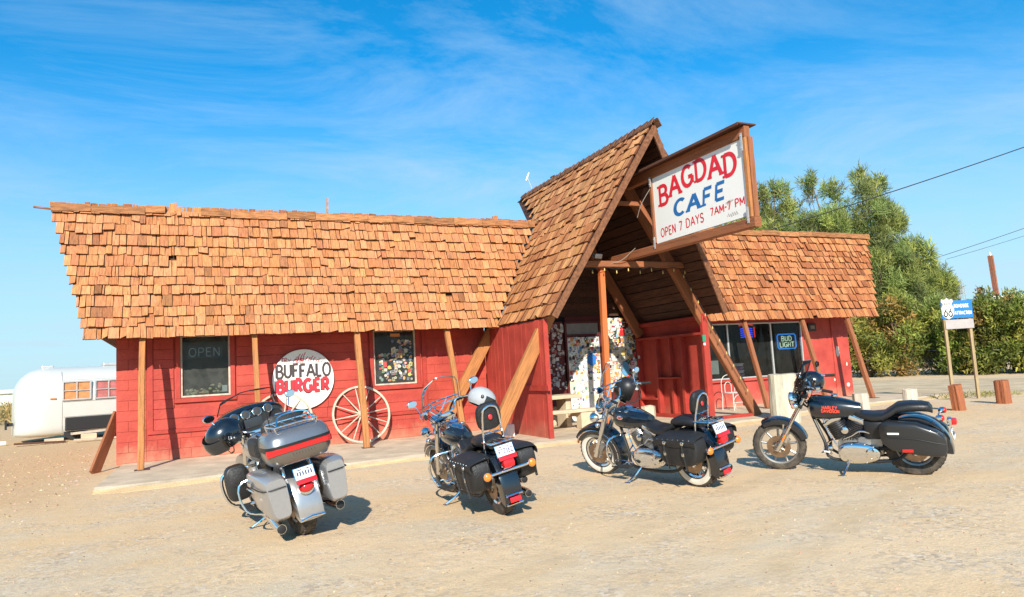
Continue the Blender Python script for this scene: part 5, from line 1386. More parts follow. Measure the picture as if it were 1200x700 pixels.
def engine(root, x=.72, z=.36, chrome_primary=True, black=False, s=1.0, hz=.125, pz=.04, ch=.185, px=.27):
    b = B()
    b.lathe((x, -.10 * s, z), (0, 1, 0), [(.06, 0), (.125, .01), (.13, .10), (.125, .19), (.06, .20)], 24)
    b.box((x - .24, 0, z + .01), (.28, .20, .22), bev=.03); e = mk(b, 'engine', M_alloy, root)
    for ang in (26, -25):
        d = Vector((math.sin(R(ang)), 0, math.cos(R(ang)))); p = Vector((x, .01, z)) + d * .12
        b = B(); cylinder_fins(b, p, d, .118, ch); mk(b, 'cylinder', mat('dark_fins', (.09, .09, .095), rough=.4, metal=.8) if black else M_alloy, e)
        b = B(); q = p + d * (ch - .01); b.box((0, 0, 0), (.235, .19, .055), bev=.02, M=Matrix.Translation(q + d * .03) @ Matrix.Rotation(R(ang), 4, 'Y')); b.box((0, 0, 0), (.18, .15, .045), bev=.018, M=Matrix.Translation(q + d * .072) @ Matrix.Rotation(R(ang), 4, 'Y')); mk(b, 'rocker_cover', M_chrome, e)
        b = B()
        for k in (-1, 1): b.tube([Vector((x + k * .03, -.115, z + .03)), p + d * .18 + Vector((k * .03, -.10, 0))], .011, 6)
        mk(b, 'pushrod_tube', M_chrome, e)
    # primary cover on the left
    b = B(); y0, y1 = .10, .185; pts = []
    for (yy, sc) in ((y0, 1.0), (y1 - .035, 1.0), (y1 - .015, .95), (y1 - .004, .84), (y1 + .003, .62), (y1 + .006, .3)):
        q = []
        for j in range(28):
            a = 2 * PI * j / 28; cx_ = x - .12; wx = px * sc; wz = (hz + .022 * math.cos(a)) * sc
            q.append(Vector((cx_ + wx * math.copysign(abs(math.cos(a)) ** .8, math.cos(a)), yy, z - pz + wz * math.copysign(abs(math.sin(a)) ** .8, math.sin(a)))))
        pts.append(q)
    b.loft(pts); pc = mk(b, 'primary_cover', M_chrome if chrome_primary else M_blackm, e)
    b = B(); b.lathe((x - .27, y1 - .006, z - pz), (0, 1, 0), [(.07, 0), (.078, .012), (.06, .022), (.0, .026)], 22); b.lathe((x + .02, y1 - .006, z - pz), (0, 1, 0), [(.06, 0), (.068, .012), (.0, .018)], 18); mk(b, 'derby_cover', M_chrome, e)
    b = B()
    for j in range(12):
        a = 2 * PI * (j + .5) / 12; b.lathe((x - .12 + (px - .025) * math.copysign(abs(math.cos(a)) ** .8, math.cos(a)), y1 - .022, z - pz + (hz - .012) * math.sin(a)), (0, 1, 0), [(.010, 0), (.010, .012), (.004, .016)], 8)
    for j in range(5):
        a = 2 * PI * j / 5; b.lathe((x - .27 + .058 * math.cos(a), y1 + .010, z - pz + .058 * math.sin(a)), (0, 1, 0), [(.007, 0), (.007, .008)], 7)
    mk(b, 'cover_bolts', M_steel, e)
    b = B()
    b.tube([(x - .30, .13, z + .16), (x - .16, .14, z + .20), (x - .06, .12, z + .14), (x + .04, .14, z + .10)], .010, 7, k=4); b.tube([(x + .12, .12, z + .02), (x + .20, .11, z + .16), (x + .26, .08, z + .36)], .009, 7, k=4)
    b.tube([(x + .20, .10, z - .10), (x + .24, .12, z + .02), (x + .16, .13, z + .10)], .012, 7, k=4); b.lathe((x + .20, .02, z - .04), (1, .2, -.1), [(.036, 0), (.040, .02), (.040, .09), (.02, .10)], 14)
    mk(b, 'oil_lines', M_chrome, e)
    b = B(); b.lathe((x + .0, -.11, z + .22), (0, -1, 0), [(.05, 0), (.085, .02), (.09, .07), (.07, .085), (0, .09)], 22); mk(b, 'air_cleaner', M_chrome, e)
    b = B(); b.lathe((x + .01, .085, z + .21), (0, 1, 0), [(.03, 0), (.042, .01), (.042, .06), (.02, .07)], 16); mk(b, 'horn', M_chrome, e)
    b = B()
    for i in range(5): b.tube([(x + .06 - .03 * i, .10, z + .08), (x - .02 * i, .11, z + .16 + .02 * i), (x - .12, .07, z + .30)], .006, 5, k=3)
    mk(b, 'cables', M_grip, e)
    return e
def frame_tubes(root, wb, rake_top, x_eng=.72, rs=.32):
    b = B()
    for s_ in (-1, 1):
        b.tube([(rake_top[0], s_ * .02, rake_top[1]), (x_eng + .26, s_ * .12, .42), (x_eng + .18, s_ * .13, .20), (x_eng - .45, s_ * .13, .19), (.05, s_ * .12, rs)], .019, 8, k=4)
        b.tube([(rake_top[0] - .02, s_ * .02, rake_top[1] + .02), (.55, s_ * .05, .70), (.20, s_ * .12, .62), (.0, s_ * .12, rs)], .018, 8, k=4)
    return mk(b, 'frame', M_blackm, root)
def exhaust(root, x, z, ends, mt_=None):
    for (pts, rmuf, L_) in ends:
        b = B(); b.tube(pts, .024, 10, k=5)
        p = Vector(pts[-1]); q = (Vector(pts[-1]) - Vector(pts[-2])).normalized(); b.tube([p - q * .02, p + q * .06, p + q * (L_ - .05), p + q * L_], [.026, rmuf, rmuf, rmuf * .92], 14)
        o = mk(b, 'exhaust_pipe', mt_ or M_chrome, root)
        b = B(); e = p + q * (L_ + .002); b.lathe(e, q, [(rmuf * .8, -.004), (rmuf * .82, .002), (rmuf * .78, .003)], 14); mk(b, 'tip', M_dark, o)
def mirror(root, stem, c, M=None, ry=.065, rz=.042, mt_=None):
    I = M or Matrix.Identity(4)
    b = B(); b.tube(stem, .007, 6, k=4); b.ell(c, (.022, ry, rz), seg=16, rings=10); b.xf(I); o = mk(b, 'mirror', mt_ or M_chrome, root)
    b = B(); c2 = Vector(c) + Vector((-.020, 0, 0))
    ring = [c2 + Vector((-.003, ry * .86 * math.cos(a * PI / 10), rz * .84 * math.sin(a * PI / 10))) for a in range(20)]; b.raw(ring, [list(range(20))[::-1]]); b.xf(I); mk(b, 'glass', M_mirror, o, False)
def handlebar(root, T, w=.42, rise=.16, back=.22, M=None):
    """T = top of fork (x,z)"""
    x, z = T; I = M or Matrix.Identity(4)
    b = B()
    for s_ in (-1, 1):
        b.tube([(x, s_ * .03, z), (x - .01, s_ * .12, z + .03), (x + .0, s_ * (w * .55), z + rise), (x - back * .55, s_ * (w * .86), z + rise * .95), (x - back, s_ * w, z + rise * .8)], .013, 8, k=4)
    b.box((x, 0, z - .01), (.06, .14, .05), bev=.012); b.xf(I); h = mk(b, 'handlebar', M_chrome, root)
    for s_ in (-1, 1):
        p0 = Vector((x - back * .55, s_ * w * .86, z + rise * .95)); p1 = Vector((x - back, s_ * w, z + rise * .8)); d = (p1 - p0).normalized()
        b = B(); b.tube([p1 - d * .04, p1 + d * .08], [.018, .018, .019], 10); b.xf(I); mk(b, 'grip', M_grip, h)
        b = B(); b.box(p0 + d * .01, (.06, .05, .05), bev=.012); b.tube([p0 + Vector((.05, 0, -.01)), p0 + Vector((.05, s_ * .05, -.02)), p1 + Vector((.055, s_ * .02, -.02))], .006, 6, k=3); b.xf(I); mk(b, 'lever', M_chrome, h)
    b = B(); rr = random.Random(3)
    for s_ in (-1, 1):
        for k in range(3): b.tube([(x - back * .4, s_ * w * .8, z + rise * .9), (x + .10 + .02 * k, s_ * w * .55, z + rise * .8 - .02 * k), (x + .12, s_ * .10, z - .05 - .03 * k), (x + .03, s_ * .05, z - .22)], .0055, 5, k=4)
    b.xf(I); mk(b, 'cables', M_grip, h)
    return h
def fork(root, ax, T, r=.0215, cov=True, M=None, sep=.105, mt_=None):
    x0, z0 = ax; x1, z1 = T; I = M or Matrix.Identity(4)
    d = Vector((x1 - x0, 0, z1 - z0)); ln = d.length; d.normalize()
    b = B()
    for s_ in (-1, 1):
        p = Vector((x0 + .03, s_ * sep, z0 - .01)); b.tube([p - d * .03, p + d * (ln * .44)], [.030, .031, .029], 12); b.tube([p + d * (ln * .44), p + d * ln], r if not cov else .034, 12)
    b.tube([(x0 + .0, -sep - .02, z0), (x0 + .0, sep + .02, z0)], .014, 8); b.xf(I); f_ = mk(b, 'fork', mt_ or M_chrome, root)
    b = B(); q = Vector((x0 + .03, 0, z0)) + d * (ln * .80); b.box(q, (.07, sep * 2 + .08, .05), rot=(0, R(-28), 0), bev=.012); b.box(q + d * (ln * .18), (.07, sep * 2 + .08, .045), rot=(0, R(-28), 0), bev=.012); b.xf(I); mk(b, 'fork_clamp', M_chrome if cov else M_blackm, f_)
    return f_
def lamp(root, c, r, name='headlight', M=None, mt_=None, lens=None, L_=.13):
    I = M or Matrix.Identity(4)
    b = B(); b.lathe(Vector(c) - Vector((L_, 0, 0)), (1, 0, 0), [(r * .25, 0), (r * .75, L_ * .3), (r * .98, L_ * .75), (r * 1.04, L_), (r * .95, L_ + .012)], 20); b.xf(I); o = mk(b, name, mt_ or M_chrome, root)
    b = B(); b.ell(Vector(c) + Vector((.008, 0, 0)), (.018, r * .9, r * .9), seg=16, rings=8); b.xf(I); mk(b, 'lens', lens or M_clear, o)
    return o
def screen(root, base, top, wb_, wt_, mt_, M=None, curve=.12, name='windshield', strut=True, n=9):
    """curved clear screen from base (x,z) to top (x,z)"""
    I = M or Matrix.Identity(4); G = []
    for i in range(9):
        t = i / 8; x = base[0] + (top[0] - base[0]) * t; z = base[1] + (top[1] - base[1]) * t; row = []
        w = wb_ + (wt_ - wb_) * t; w *= 1.0 if t < .75 else math.sqrt(max(1 - ((t - .75) / .27) ** 2, .05))
        for j in range(n):
            s_ = -1 + 2 * j / (n - 1); row.append(Vector((x - curve * s_ * s_, w * s_, z)))
        G.append(row)
    b = B(); b.sheet(G); b.xf(I); o = mk(b, name, mt_, root)
    b = B(); rim = [G[i][0] for i in range(9)] + [p for p in G[-1][1:-1]] + [G[8 - i][-1] for i in range(9)]; b.tube(rim, .006, 5)
    b.xf(I); mk(b, 'edge_trim', M_blackm if not strut else M_steel, o)
    if strut:
        b = B()
        for z_ in (.30, .42):
            i = int(z_ * 8); b.tube([p + Vector((-.01, 0, 0)) for p in G[i]], .010, 6)
        b.tube([G[3][2] + Vector((-.012, 0, 0)), (base[0] - .05, .11, base[1] - .12)], .009, 6); b.tube([G[3][-3] + Vector((-.012, 0, 0)), (base[0] - .05, -.11, base[1] - .12)], .009, 6)
        b.xf(I); mk(b, 'brace', M_chrome, o)
    return o
def plate(root, c, w, h, tilt, txt=None, M=None, marks=0, stripe=None):
    T = Matrix.Translation(Vector(c)) @ Matrix.Rotation(R(tilt), 4, 'Y')
    b = B(); b.box((0, 0, 0), (.008, w, h), bev=.003, M=T); o = mk(b, 'licence_plate', M_plate, root, False)
    b = B(); b.box((.004, 0, 0), (.008, w + .016, h + .016), bev=.003, M=T); mk(b, 'surround', M_chrome, o, False)
    b = B()
    def org(y, z): return T @ Vector((-.0055, y, z))
    u = T.to_3x3() @ Vector((0, -1, 0)); v = T.to_3x3() @ Vector((0, 0, 1)); n_ = T.to_3x3() @ Vector((-1, 0, 0))
    if txt: letters(b, txt, org(w * .42, -h * .30), u, v, n_, h * .46, w * .84, weight=.17, gap=.18)
    for k in range(marks): b.box((-.0055, w * .36 - w * .72 * k / max(marks - 1, 1), -.0 * h), (.002, w * .075, h * (.40 if k % 2 else .34)), M=T)
    b.box((-.0055, w * .22, h * .33), (.002, w * .2, h * .09), M=T); b.box((-.0055, -w * .22, h * .33), (.002, w * .14, h * .09), M=T)
    mk(b, 'plate_characters', M_platetxt, o, False)
    if stripe: b = B(); b.box((-.012, 0, -h * .5 - .024), (.03, w + .01, .045), bev=.006, M=T); mk(b, 'plate_reflector', M_redlens, o)
def kickstand(root, x, lean):
    y = .34; z = y * math.tan(R(lean))
    b = B(); b.tube([(x - .02, .10, .22), (x + .02, .22, .13), (x + .05, y, z + .012)], .014, 8, k=3); b.ell((x + .06, y + .01, z + .008), (.05, .02, .008)); mk(b, 'kickstand', M_chrome, root)
def leather_bag(root, s_, x0=-.34, x1=.25, z0=.34, z1=.69, y0=.15, y1=.36):
    cx, cz, hx, hz = (x0 + x1) / 2, (z0 + z1) / 2, (x1 - x0) / 2, (z1 - z0) / 2
    secs = []
    for i, (t, sc) in enumerate(((0, .86), (.03, .94), (.10, 1), (.5, 1.02), (.9, 1), (.97, .94), (1, .86))):
        y = s_ * (y0 + (y1 - y0) * t); q = []
        for j in range(28):
            a = 2 * PI * j / 28; c_, s2 = math.cos(a), math.sin(a); n_ = 3.6
            q.append(Vector((cx + hx * sc * math.copysign(abs(c_) ** (2 / n_), c_) * (1.0 if s2 > 0 else .92), y, cz + hz * sc * math.copysign(abs(s2) ** (2 / n_), s2))))
        secs.append(q)
    b = B(); b.loft(secs); bag = mk(b, 'saddlebag', M_leather, root)
    # lid: folds over the top and down the outer face
    G = []
    for i in range(9):
        t = i / 8; a = R(90 * min(t / .45, 1)); row = []
        for j in range(9):
            q = -1 + 2 * j / 8; x = cx + hx * 1.04 * q
            edge = .5 * hz + .10 * hz * math.cos(q * PI * 1.0)
            if t < .45: y = y0 + (y1 + .012 - y0) * (math.sin(a)); z = z1 + .014 - .03 * (abs(q) ** 6) - (1 - math.cos(a)) * .035
            else: tt = (t - .45) / .55; y = y1 + .014 + .006 * math.sin(tt * PI); z = z1 - .021 - .03 * (abs(q) ** 6) - tt * edge
            row.append(Vector((x, s_ * y, z)))
        G.append(row)
    b = B(); b.sheet(G, .006 * s_); mk(b, 'bag_lid', M_leather, bag)
    for q in (-.45, .45):
        b = B(); x = cx + hx * q; b.tube([(x, s_ * (y1 + .018), z1 - .05), (x - .0, s_ * (y1 + .034), cz), (x - .01, s_ * (y1 + .024), z0 + .06), (x - .012, s_ * (y1 + .02), z0 - .03)], .014, 6, k=3, flat=.35); mk(b, 'strap', M_leather, bag)
        b = B(); b.box((x, s_ * (y1 + .036), cz - .02), (.035, .012, .045), bev=.004); b.lathe((x, s_ * (y1 + .022), z1 - .075), (0, s_, 0), [(.024, 0), (.022, .008), (.008, .014)], 12); mk(b, 'buckle', M_chrome, bag)
    b = B()
    for k in range(7): b.lathe((cx - hx * .8 + hx * 1.6 * k / 6, s_ * (y1 + .018), z1 - .035), (0, s_, 0), [(.008, 0), (.006, .005)], 8)
    mk(b, 'studs', M_chrome, bag)
def teardrop_tank(root, x0, x1, z, hw, h, mt_=None, chrome_console=True, n=2.5):
    secs = []
    secs.append(sec(x0 - .012, 0, z, hw * .12, h * .10, h * .08, n))
    for i in range(15):
        t = i / 14; x = x0 + (x1 - x0) * t
        f_ = math.sin(min(t * 1.25 + .16, 1.0) * PI / 2) * (1 if t < .86 else math.sqrt(max(1 - ((t - .86) / .145) ** 2, .02)))
        secs.append(sec(x, 0, z + .055 * t - .0, hw * (.28 + .72 * f_), h * (.38 + .62 * f_) * .62, h * (.30 + .5 * f_) * .8, n))
    b = B(); b.loft(secs); o = mk(b, 'fuel_tank', mt_ or M_blackp, root)
    if chrome_console:
        b = B(); cs = []
        for i in range(9):
            t = i / 8; x = x0 + .10 + (x1 - x0 - .20) * t; cs.append(sec(x, 0, z + h * .56 + .055 * t - .02 * abs(2 * t - 1) ** 2 - .015 * (1 - t), .028 + .045 * math.sin(min(t * 1.2, 1) * PI * .9), .024, .02, 2.2, 14))
        b.loft(cs); mk(b, 'console', M_chrome, o)
        b = B(); b.lathe((x0 + (x1 - x0) * .62, 0, z + h * .60 + .03), (-.25, 0, 1), [(.055, 0), (.058, .015), (.05, .022), (0, .024)], 18); mk(b, 'speedometer', M_blackm, o)
        b = B(); b.lathe((x0 + (x1 - x0) * .62, 0, z + h * .60 + .03), (-.25, 0, 1), [(.047, .0235), (.0, .0245)], 18); mk(b, 'dial_glass', mat('dial_blue', (.10, .28, .62), rough=.08, metal=.6), o)
        for s_ in (-1, 1):
            b = B(); b.lathe((x0 + (x1 - x0) * .55, s_ * hw * .55, z + h * .60), (0, s_ * .4, 1), [(.034, 0), (.034, .014), (.02, .022)], 14); mk(b, 'fuel_cap', M_chrome, o)
    return o
def place(o, x, y, az, lean): o.location = (x, y, 0); o.rotation_euler = (R(-lean), 0, R(90 - az)); return o
def signal_bar(root, x, z, w, M=None):
    b = B(); b.tube([(x, -w, z), (x, w, z)], .016, 10); o = mk(b, 'signal_bar', M_chrome, root)
    for s_ in (-1, 1):
        b = B(); b.lathe((x + .03, s_ * (w + .012), z), (-1, 0, 0), [(.020, 0), (.042, .03), (.043, .06), (.036, .066)], 14); mk(b, 'signal_housing', M_chrome, o)
        b = B(); b.ell((x - .03, s_ * (w + .012), z), (.026, .041, .041)); mk(b, 'signal_lens', M_amber, o)

# ---- cruiser with leather bags and screen (two of them)
def heritage(root, whitewall, lean, txt, sissy_h=.40, steer=14, screen_h=.50):
    wb, r = 1.64, .318
    Tt = (1.22, .98); H = (1.26, 0, .90); M = steer_matrix(H, 31, steer)
    bwheel(root, 0, r, .14, 'spoke', whitewall, None, rimr=.115, disc=1)
    bwheel(root, wb, r, .125, 'spoke', whitewall, M, rimr=.115, disc=1)
    frame_tubes(root, wb, (1.19, .86))
    engine(root, .72, .37)
    fork(root, (wb - .02, r), Tt, M=M, cov=True)
    ff = fender(root, wb, r, .385, .19, 205, 38, M_blackp, .10, M, name='front_fender', taper=.92)
    b = B(); b.box((wb + .355, 0, r + .14), (.05, .022, .03), bev=.008, rot=(0, R(60), 0)); b.xf(M); mk(b, 'marker_lamp', M_amber, ff)
    b = B()
    for s_ in (-1, 1): b.tube([(wb + .34 * math.cos(R(a)), s_ * .098, r + .33 * math.sin(R(a))) for a in range(30, 200, 12)], .007, 5)
    b.xf(M); mk(b, 'fender_trim', M_chrome, ff)
    rf = fender(root, 0, r, .395, .21, 60, 205, M_blackp, .11, None, name='rear_fender', flare=.012, taper=.95)
    b = B(); 
    for k in range(2): b.tube([(.40 * math.cos(R(188 + 14 * k)) - .008, y_, r + .40 * math.sin(R(188 + 14 * k))) for y_ in (-.09, 0, .09)], .012, 6)
    mk(b, 'fender_trim', M_chrome, rf)
    b = B(); b.box((-.422, 0, r - .10), (.012, .12, .05), bev=.004, rot=(0, R(8), 0)); mk(b, 'reflector', M_redlens, rf)
    teardrop_tank(root, .60, 1.17, .76, .155, .22)
    # seats: rider bucket, pillion pad
    b = B(); b.loft([sec(x, 0, z, w, .045, .05, 3) for x, z, w in ((.62, .735, .10), (.54, .69, .13), (.42, .665, .165), (.30, .675, .175), (.20, .72, .165), (.14, .76, .14))]); mk(b, 'seat', M_seat, root)
    b = B(); b.loft([sec(x, 0, z, w, .055, .06, 3) for x, z, w in ((.20, .76, .10), (.12, .79, .135), (-.02, .79, .14), (-.14, .785, .125), (-.20, .77, .08))]); mk(b, 'pillion_seat', M_seat, root)
    # sissy bar, pad, rack
    b = B(); zt = .80 + sissy_h
    b.tube([(-.14, -.12, .58), (-.19, -.11, .80), (-.26, -.085, zt - .06), (-.27, -.03, zt), (-.27, .03, zt), (-.26, .085, zt - .06), (-.19, .11, .80), (-.14, .12, .58)], .012, 8, k=4)
    b.tube([(-.20, -.108, .88), (-.20, .108, .88)], .009, 6); sb = mk(b, 'sissy_bar', M_chrome, root)
    b = B(); Tm = Matrix.Translation((-.195, 0, zt - .10)) @ Matrix.Rotation(R(-12), 4, 'Y')
    b.loft([[Tm @ Vector((x_, s_ * 0 + .135 * sc * math.copysign(abs(math.cos(2 * PI * j / 24)) ** .7, math.cos(2 * PI * j / 24)), .145 * sc * math.copysign(abs(math.sin(2 * PI * j / 24)) ** .7, math.sin(2 * PI * j / 24)))) for j in range(24)] for x_, sc in ((-.035, .8), (-.03, .95), (0, 1.02), (.03, .95), (.045, .75))]); mk(b, 'backrest', M_leather, sb)
    b = B(); b.ell((-.246, 0, zt - .11), (.006, .022, .028)); mk(b, 'badge', M_redstripe, sb)
    b = B()
    for y_ in (-.10, -.05, 0, .05, .10): b.tube([(-.16, y_, .80), (-.40, y_ * 1.15, .80)], .008, 6)
    b.tube([(-.17, -.12, .80), (-.40, -.13, .80), (-.42, 0, .80), (-.40, .13, .80), (-.17, .12, .80)], .009, 6, k=3); mk(b, 'luggage_rack', M_chrome, root)
    for s_ in (-1, 1): leather_bag(root, s_)
    b = B(); b.box((-.43, 0, .585), (.10, .13, .09), bev=.035); tl_ = mk(b, 'tail_lamp', M_redlens, root)
    b = B(); b.lathe((-.37, 0, .585), (-1, 0, 0), [(.05, 0), (.066, .02), (.066, .045)], 16); mk(b, 'bezel', M_chrome, tl_)
    plate(root, (-.43, 0, .715), .185, .105, 18, txt, marks=0 if txt else 6, stripe=True)
    signal_bar(root, -.42, .515, .235)
    exhaust(root, .72, .37, [([(.80, -.10, .48), (.90, -.16, .36), (.70, -.19, .25), (.30, -.19, .23)], .042, .62), ([(.62, -.10, .50), (.60, -.18, .40), (.40, -.20, .34), (.10, -.21, .33)], .042, .32)])
    hb = handlebar(root, (1.19, 1.02), .37, .12, .26, M)
    mirror(root, [(1.06, .36, 1.13), (1.08, .38, 1.22), (1.07, .42, 1.28)], (1.06, .43, 1.29), M)
    mirror(root, [(1.06, -.36, 1.13), (1.08, -.38, 1.22), (1.07, -.42, 1.28)], (1.06, -.43, 1.29), M)
    nac = lamp(root, (1.46, 0, .93), .095, M=M)
    for s_ in (-1, 1): lamp(root, (1.46, s_ * .20, .86), .062, 'passing_lamp', M, L_=.09)
    b = B(); b.tube([(1.36, -.22, .84), (1.38, 0, .80), (1.36, .22, .84)], .012, 6); 
    for s_ in (-1, 1): b.ell((1.40, s_ * .22, .76), (.03, .035, .035))
    b.xf(M); mk(b, 'lamp_bar', M_chrome, root)
    screen(root, (1.40, 1.02), (1.18, 1.02 + screen_h), .26, .24, M_shield, M)
    # highway bar, floorboards, shifter
    b = B(); b.tube([(1.05, .05, .60), (1.10, .30, .58), (1.12, .36, .42), (1.08, .30, .24), (.98, .10, .24)], .015, 8, k=4); b.tube([(1.05, -.05, .60), (1.10, -.30, .58), (1.12, -.36, .42), (1.08, -.30, .24), (.98, -.10, .24)], .015, 8, k=4); mk(b, 'crash_bar', M_chrome, root)
    for s_ in (-1, 1):
        b = B(); b.box((.98, s_ * .27, .235), (.30, .10, .02), bev=.008); b.tube([(1.0, s_ * .12, .24), (1.0, s_ * .24, .225)], .012, 6); mk(b, 'footboard', M_grip, root)
        b = B(); b.tube([(.34, s_ * .16, .36), (.32, s_ * .27, .35)], .016, 8); mk(b, 'footpeg', M_grip, root)
    b = B(); b.tube([(.86, .19, .27), (1.0, .21, .29), (1.08, .23, .30), (1.09, .27, .30)], .008, 6); mk(b, 'shift_lever', M_chrome, root)
    b = B(); b.loft([sec(x_, 0, .50, .115, .07, .07, 4) for x_ in (.30, .34, .50, .54)]); mk(b, 'oil_tank', M_blackm, root)
    for s_ in (-1, 1):
        b = B(); b.ell((.99, s_ * .158, .83), (.055, .008, .028)); mk(b, 'tank_emblem', M_chrome, root)
        b = B(); b.ell((.99, s_ * .163, .83), (.024, .008, .018)); mk(b, 'tank_emblem', M_redstripe, root)
    kickstand(root, .80, lean)

b2 = thing('motorcycle', 'black cruiser motorcycle with leather saddlebags, silver helmet on its tank and number 97Z162', 'motorcycle', group='motorcycles parked before the cafe')
heritage(b2, False, 11, '97Z162', sissy_h=.35, steer=10, screen_h=.44); place(b2, 2.90, -8.74, 0, 11)
b3 = thing('motorcycle', 'black cruiser motorcycle with white walled spoked wheels and studded leather saddlebags', 'motorcycle', group='motorcycles parked before the cafe')
heritage(b3, True, 9, None, sissy_h=.30, steer=12, screen_h=.50); place(b3, 5.37, -8.86, -11, 9)

# ---- the black sport cruiser at the right
b4 = thing('motorcycle', 'black motorcycle with long two step seat, hard panniers and cast wheels seen from its side', 'motorcycle', group='motorcycles parked before the cafe')
def sportster(root, lean):
    wb, rf, rr_ = 1.54, .328, .318
    H = (1.16, 0, .86); M = steer_matrix(H, 29, 9)
    bwheel(root, 0, rr_, .15, 'cast9', False, None, rimr=.115, disc=1)
    bwheel(root, wb, rf, .105, 'cast9', False, M, rimr=.085, disc=1)
    frame_tubes(root, wb, (1.12, .82), .70, rr_)
    engine(root, .70, .345, True, True, 1.05, hz=.125, pz=.065, ch=.21, px=.235)
    fork(root, (wb - .02, rf), (1.10, 1.0), r=.021, cov=False, M=M)
    fender(root, wb, rf, .365, .15, 165, 62, M_blackp, .06, M, name='front_fender', taper=.95)
    b = B()
    for s_ in (-1, 1): b.tube([(wb - .06, s_ * .095, rf + .06), (wb - .10, s_ * .085, rf + .30)], .012, 6)
    for s_ in (-1, 1): b.box((wb - .12, s_ * .145, rf + .12), (.10, .008, .03), rot=(0, R(60), 0), bev=.003)
    b.xf(M); mk(b, 'fender_strut', M_chrome, root)
    b = B(); b.box((wb - .085, .150, rf + .14), (.09, .006, .022), rot=(0, R(61), 0), bev=.003); b.xf(M); mk(b, 'reflector', M_amber, root)
    fender(root, 0, rr_, .385, .21, 70, 186, M_blackp, .09, None, name='rear_fender', flare=.008)
    t_ = teardrop_tank(root, .52, 1.12, .775, .155, .235, chrome_console=False, n=2.3)
    b = B(); b.lathe((.80, 0, .95), (0, 0, 1), [(.04, 0), (.04, .02), (.02, .03)], 16); mk(b, 'fuel_cap', M_chrome, t_)
    for s_ in (-1, 1):
        b = B(); letters(b, 'HARLEY', (.93 if s_ > 0 else .76, s_ * .1575, .825), (-s_, 0, -.05), (0, -s_ * .10, 1), (0, s_, 0), .036, .17, weight=.22, gap=.16)
        letters(b, 'DAVIDSON', (.94 if s_ > 0 else .75, s_ * .1605, .785), (-s_, 0, -.05), (0, -s_ * .10, 1), (0, s_, 0), .034, .20, weight=.22, gap=.16); mk(b, 'tank_lettering', mat('emblem_red', (.75, .07, .04), rough=.4), t_, False)
    # two step seat
    b = B(); b.loft([sec(x, 0, z, w, h_, .05, 3) for x, z, w, h_ in ((.60, .755, .09, .02), (.52, .725, .12, .035), (.40, .70, .16, .045), (.28, .705, .165, .05), (.20, .745, .155, .065), (.13, .795, .145, .065), (.0, .81, .14, .06), (-.12, .81, .125, .055), (-.19, .80, .10, .05), (-.22, .78, .06, .03))]); mk(b, 'seat', M_seat, root)
    b = B(); b.loft([sec(x_, 0, .56, w_, .12, .13, 4) for x_, w_ in ((.22, .12), (.26, .145), (.46, .145), (.50, .12))]); mk(b, 'side_cover', M_blackm, root)
    # hard panniers
    for s_ in (-1, 1):
        secs = []
        for x_, z0, z1, y1 in ((.32, .50, .62, .25), (.29, .42, .67, .28), (.20, .36, .69, .31), (-.06, .31, .67, .32), (-.25, .295, .59, .31), (-.32, .31, .53, .29), (-.34, .36, .48, .27)):
            q = []; cz_ = (z0 + z1) / 2; hz = (z1 - z0) / 2; cy = (.15 + y1) / 2; hy = (y1 - .15) / 2
            for j in range(24):
                a = 2 * PI * j / 24; c_, s2 = math.cos(a), math.sin(a); n_ = 7
                q.append(Vector((x_, s_ * (cy + hy * math.copysign(abs(c_) ** (2 / n_), c_)), cz_ + hz * math.copysign(abs(s2) ** (2 / n_), s2))))
            secs.append(q)
        b = B(); b.loft(secs); p_ = mk(b, 'pannier', mat('pannier_black', (.018, .019, .021), rough=.35, coat=.3), root)
        b = B(); b.tube([(.31, s_ * .262, .53), (.20, s_ * .314, .52), (-.06, s_ * .324, .505), (-.25, s_ * .314, .46), (-.33, s_ * .285, .44)], .006, 6); mk(b, 'lid_seam', M_dark, p_)
        b = B(); b.box((.17, s_ * .318, .565), (.12, .006, .022), bev=.002); mk(b, 'badge', M_plate, p_, False)
        b = B(); b.box((.04, s_ * .321, .37), (.11, .008, .035), bev=.004); mk(b, 'reflector', M_redlens, p_, False)
    b = B(); b.box((-.41, 0, .63), (.08, .10, .075), bev=.03); mk(b, 'tail_lamp', M_redlens, root)
    b = B(); b.box((-.375, 0, .63), (.05, .12, .09), bev=.02); mk(b, 'lamp_bracket', M_chrome, root)
    for s_ in (-1, 1):
        b = B(); b.tube([(-.27, s_ * .05, .70), (-.29, s_ * .17, .715)], .010, 6); b.lathe((-.26, s_ * .19, .715), (-1, 0, 0), [(.02, 0), (.036, .025), (.036, .06)], 14); sg_ = mk(b, 'signal_housing', M_chrome, root)
        b = B(); b.ell((-.325, s_ * .19, .715), (.022, .034, .034)); mk(b, 'signal_lens', M_redlens, sg_)
        b = B(); b.tube([(1.24, s_ * .10, .90), (1.26, s_ * .20, .90)], .009, 6); b.lathe((1.22, s_ * .22, .90), (1, 0, 0), [(.02, 0), (.034, .025), (.034, .06)], 14); b.xf(M); sg_ = mk(b, 'signal_housing', M_chrome, root)
        b = B(); b.ell((1.285, s_ * .22, .90), (.02, .032, .032)); b.xf(M); mk(b, 'signal_lens', M_amber, sg_)
    plate(root, (-.395, 0, .49), .18, .10, 14, None, marks=6)
    exhaust(root, .70, .40, [([(.78, -.10, .52), (.88, -.16, .40), (.66, -.19, .28), (.30, -.19, .26)], .042, .52), ([(.60, -.10, .54), (.58, -.20, .44), (.40, -.21, .37), (.10, -.21, .36)], .042, .26)])
    handlebar(root, (1.09, 1.03), .35, .10, .22, M)
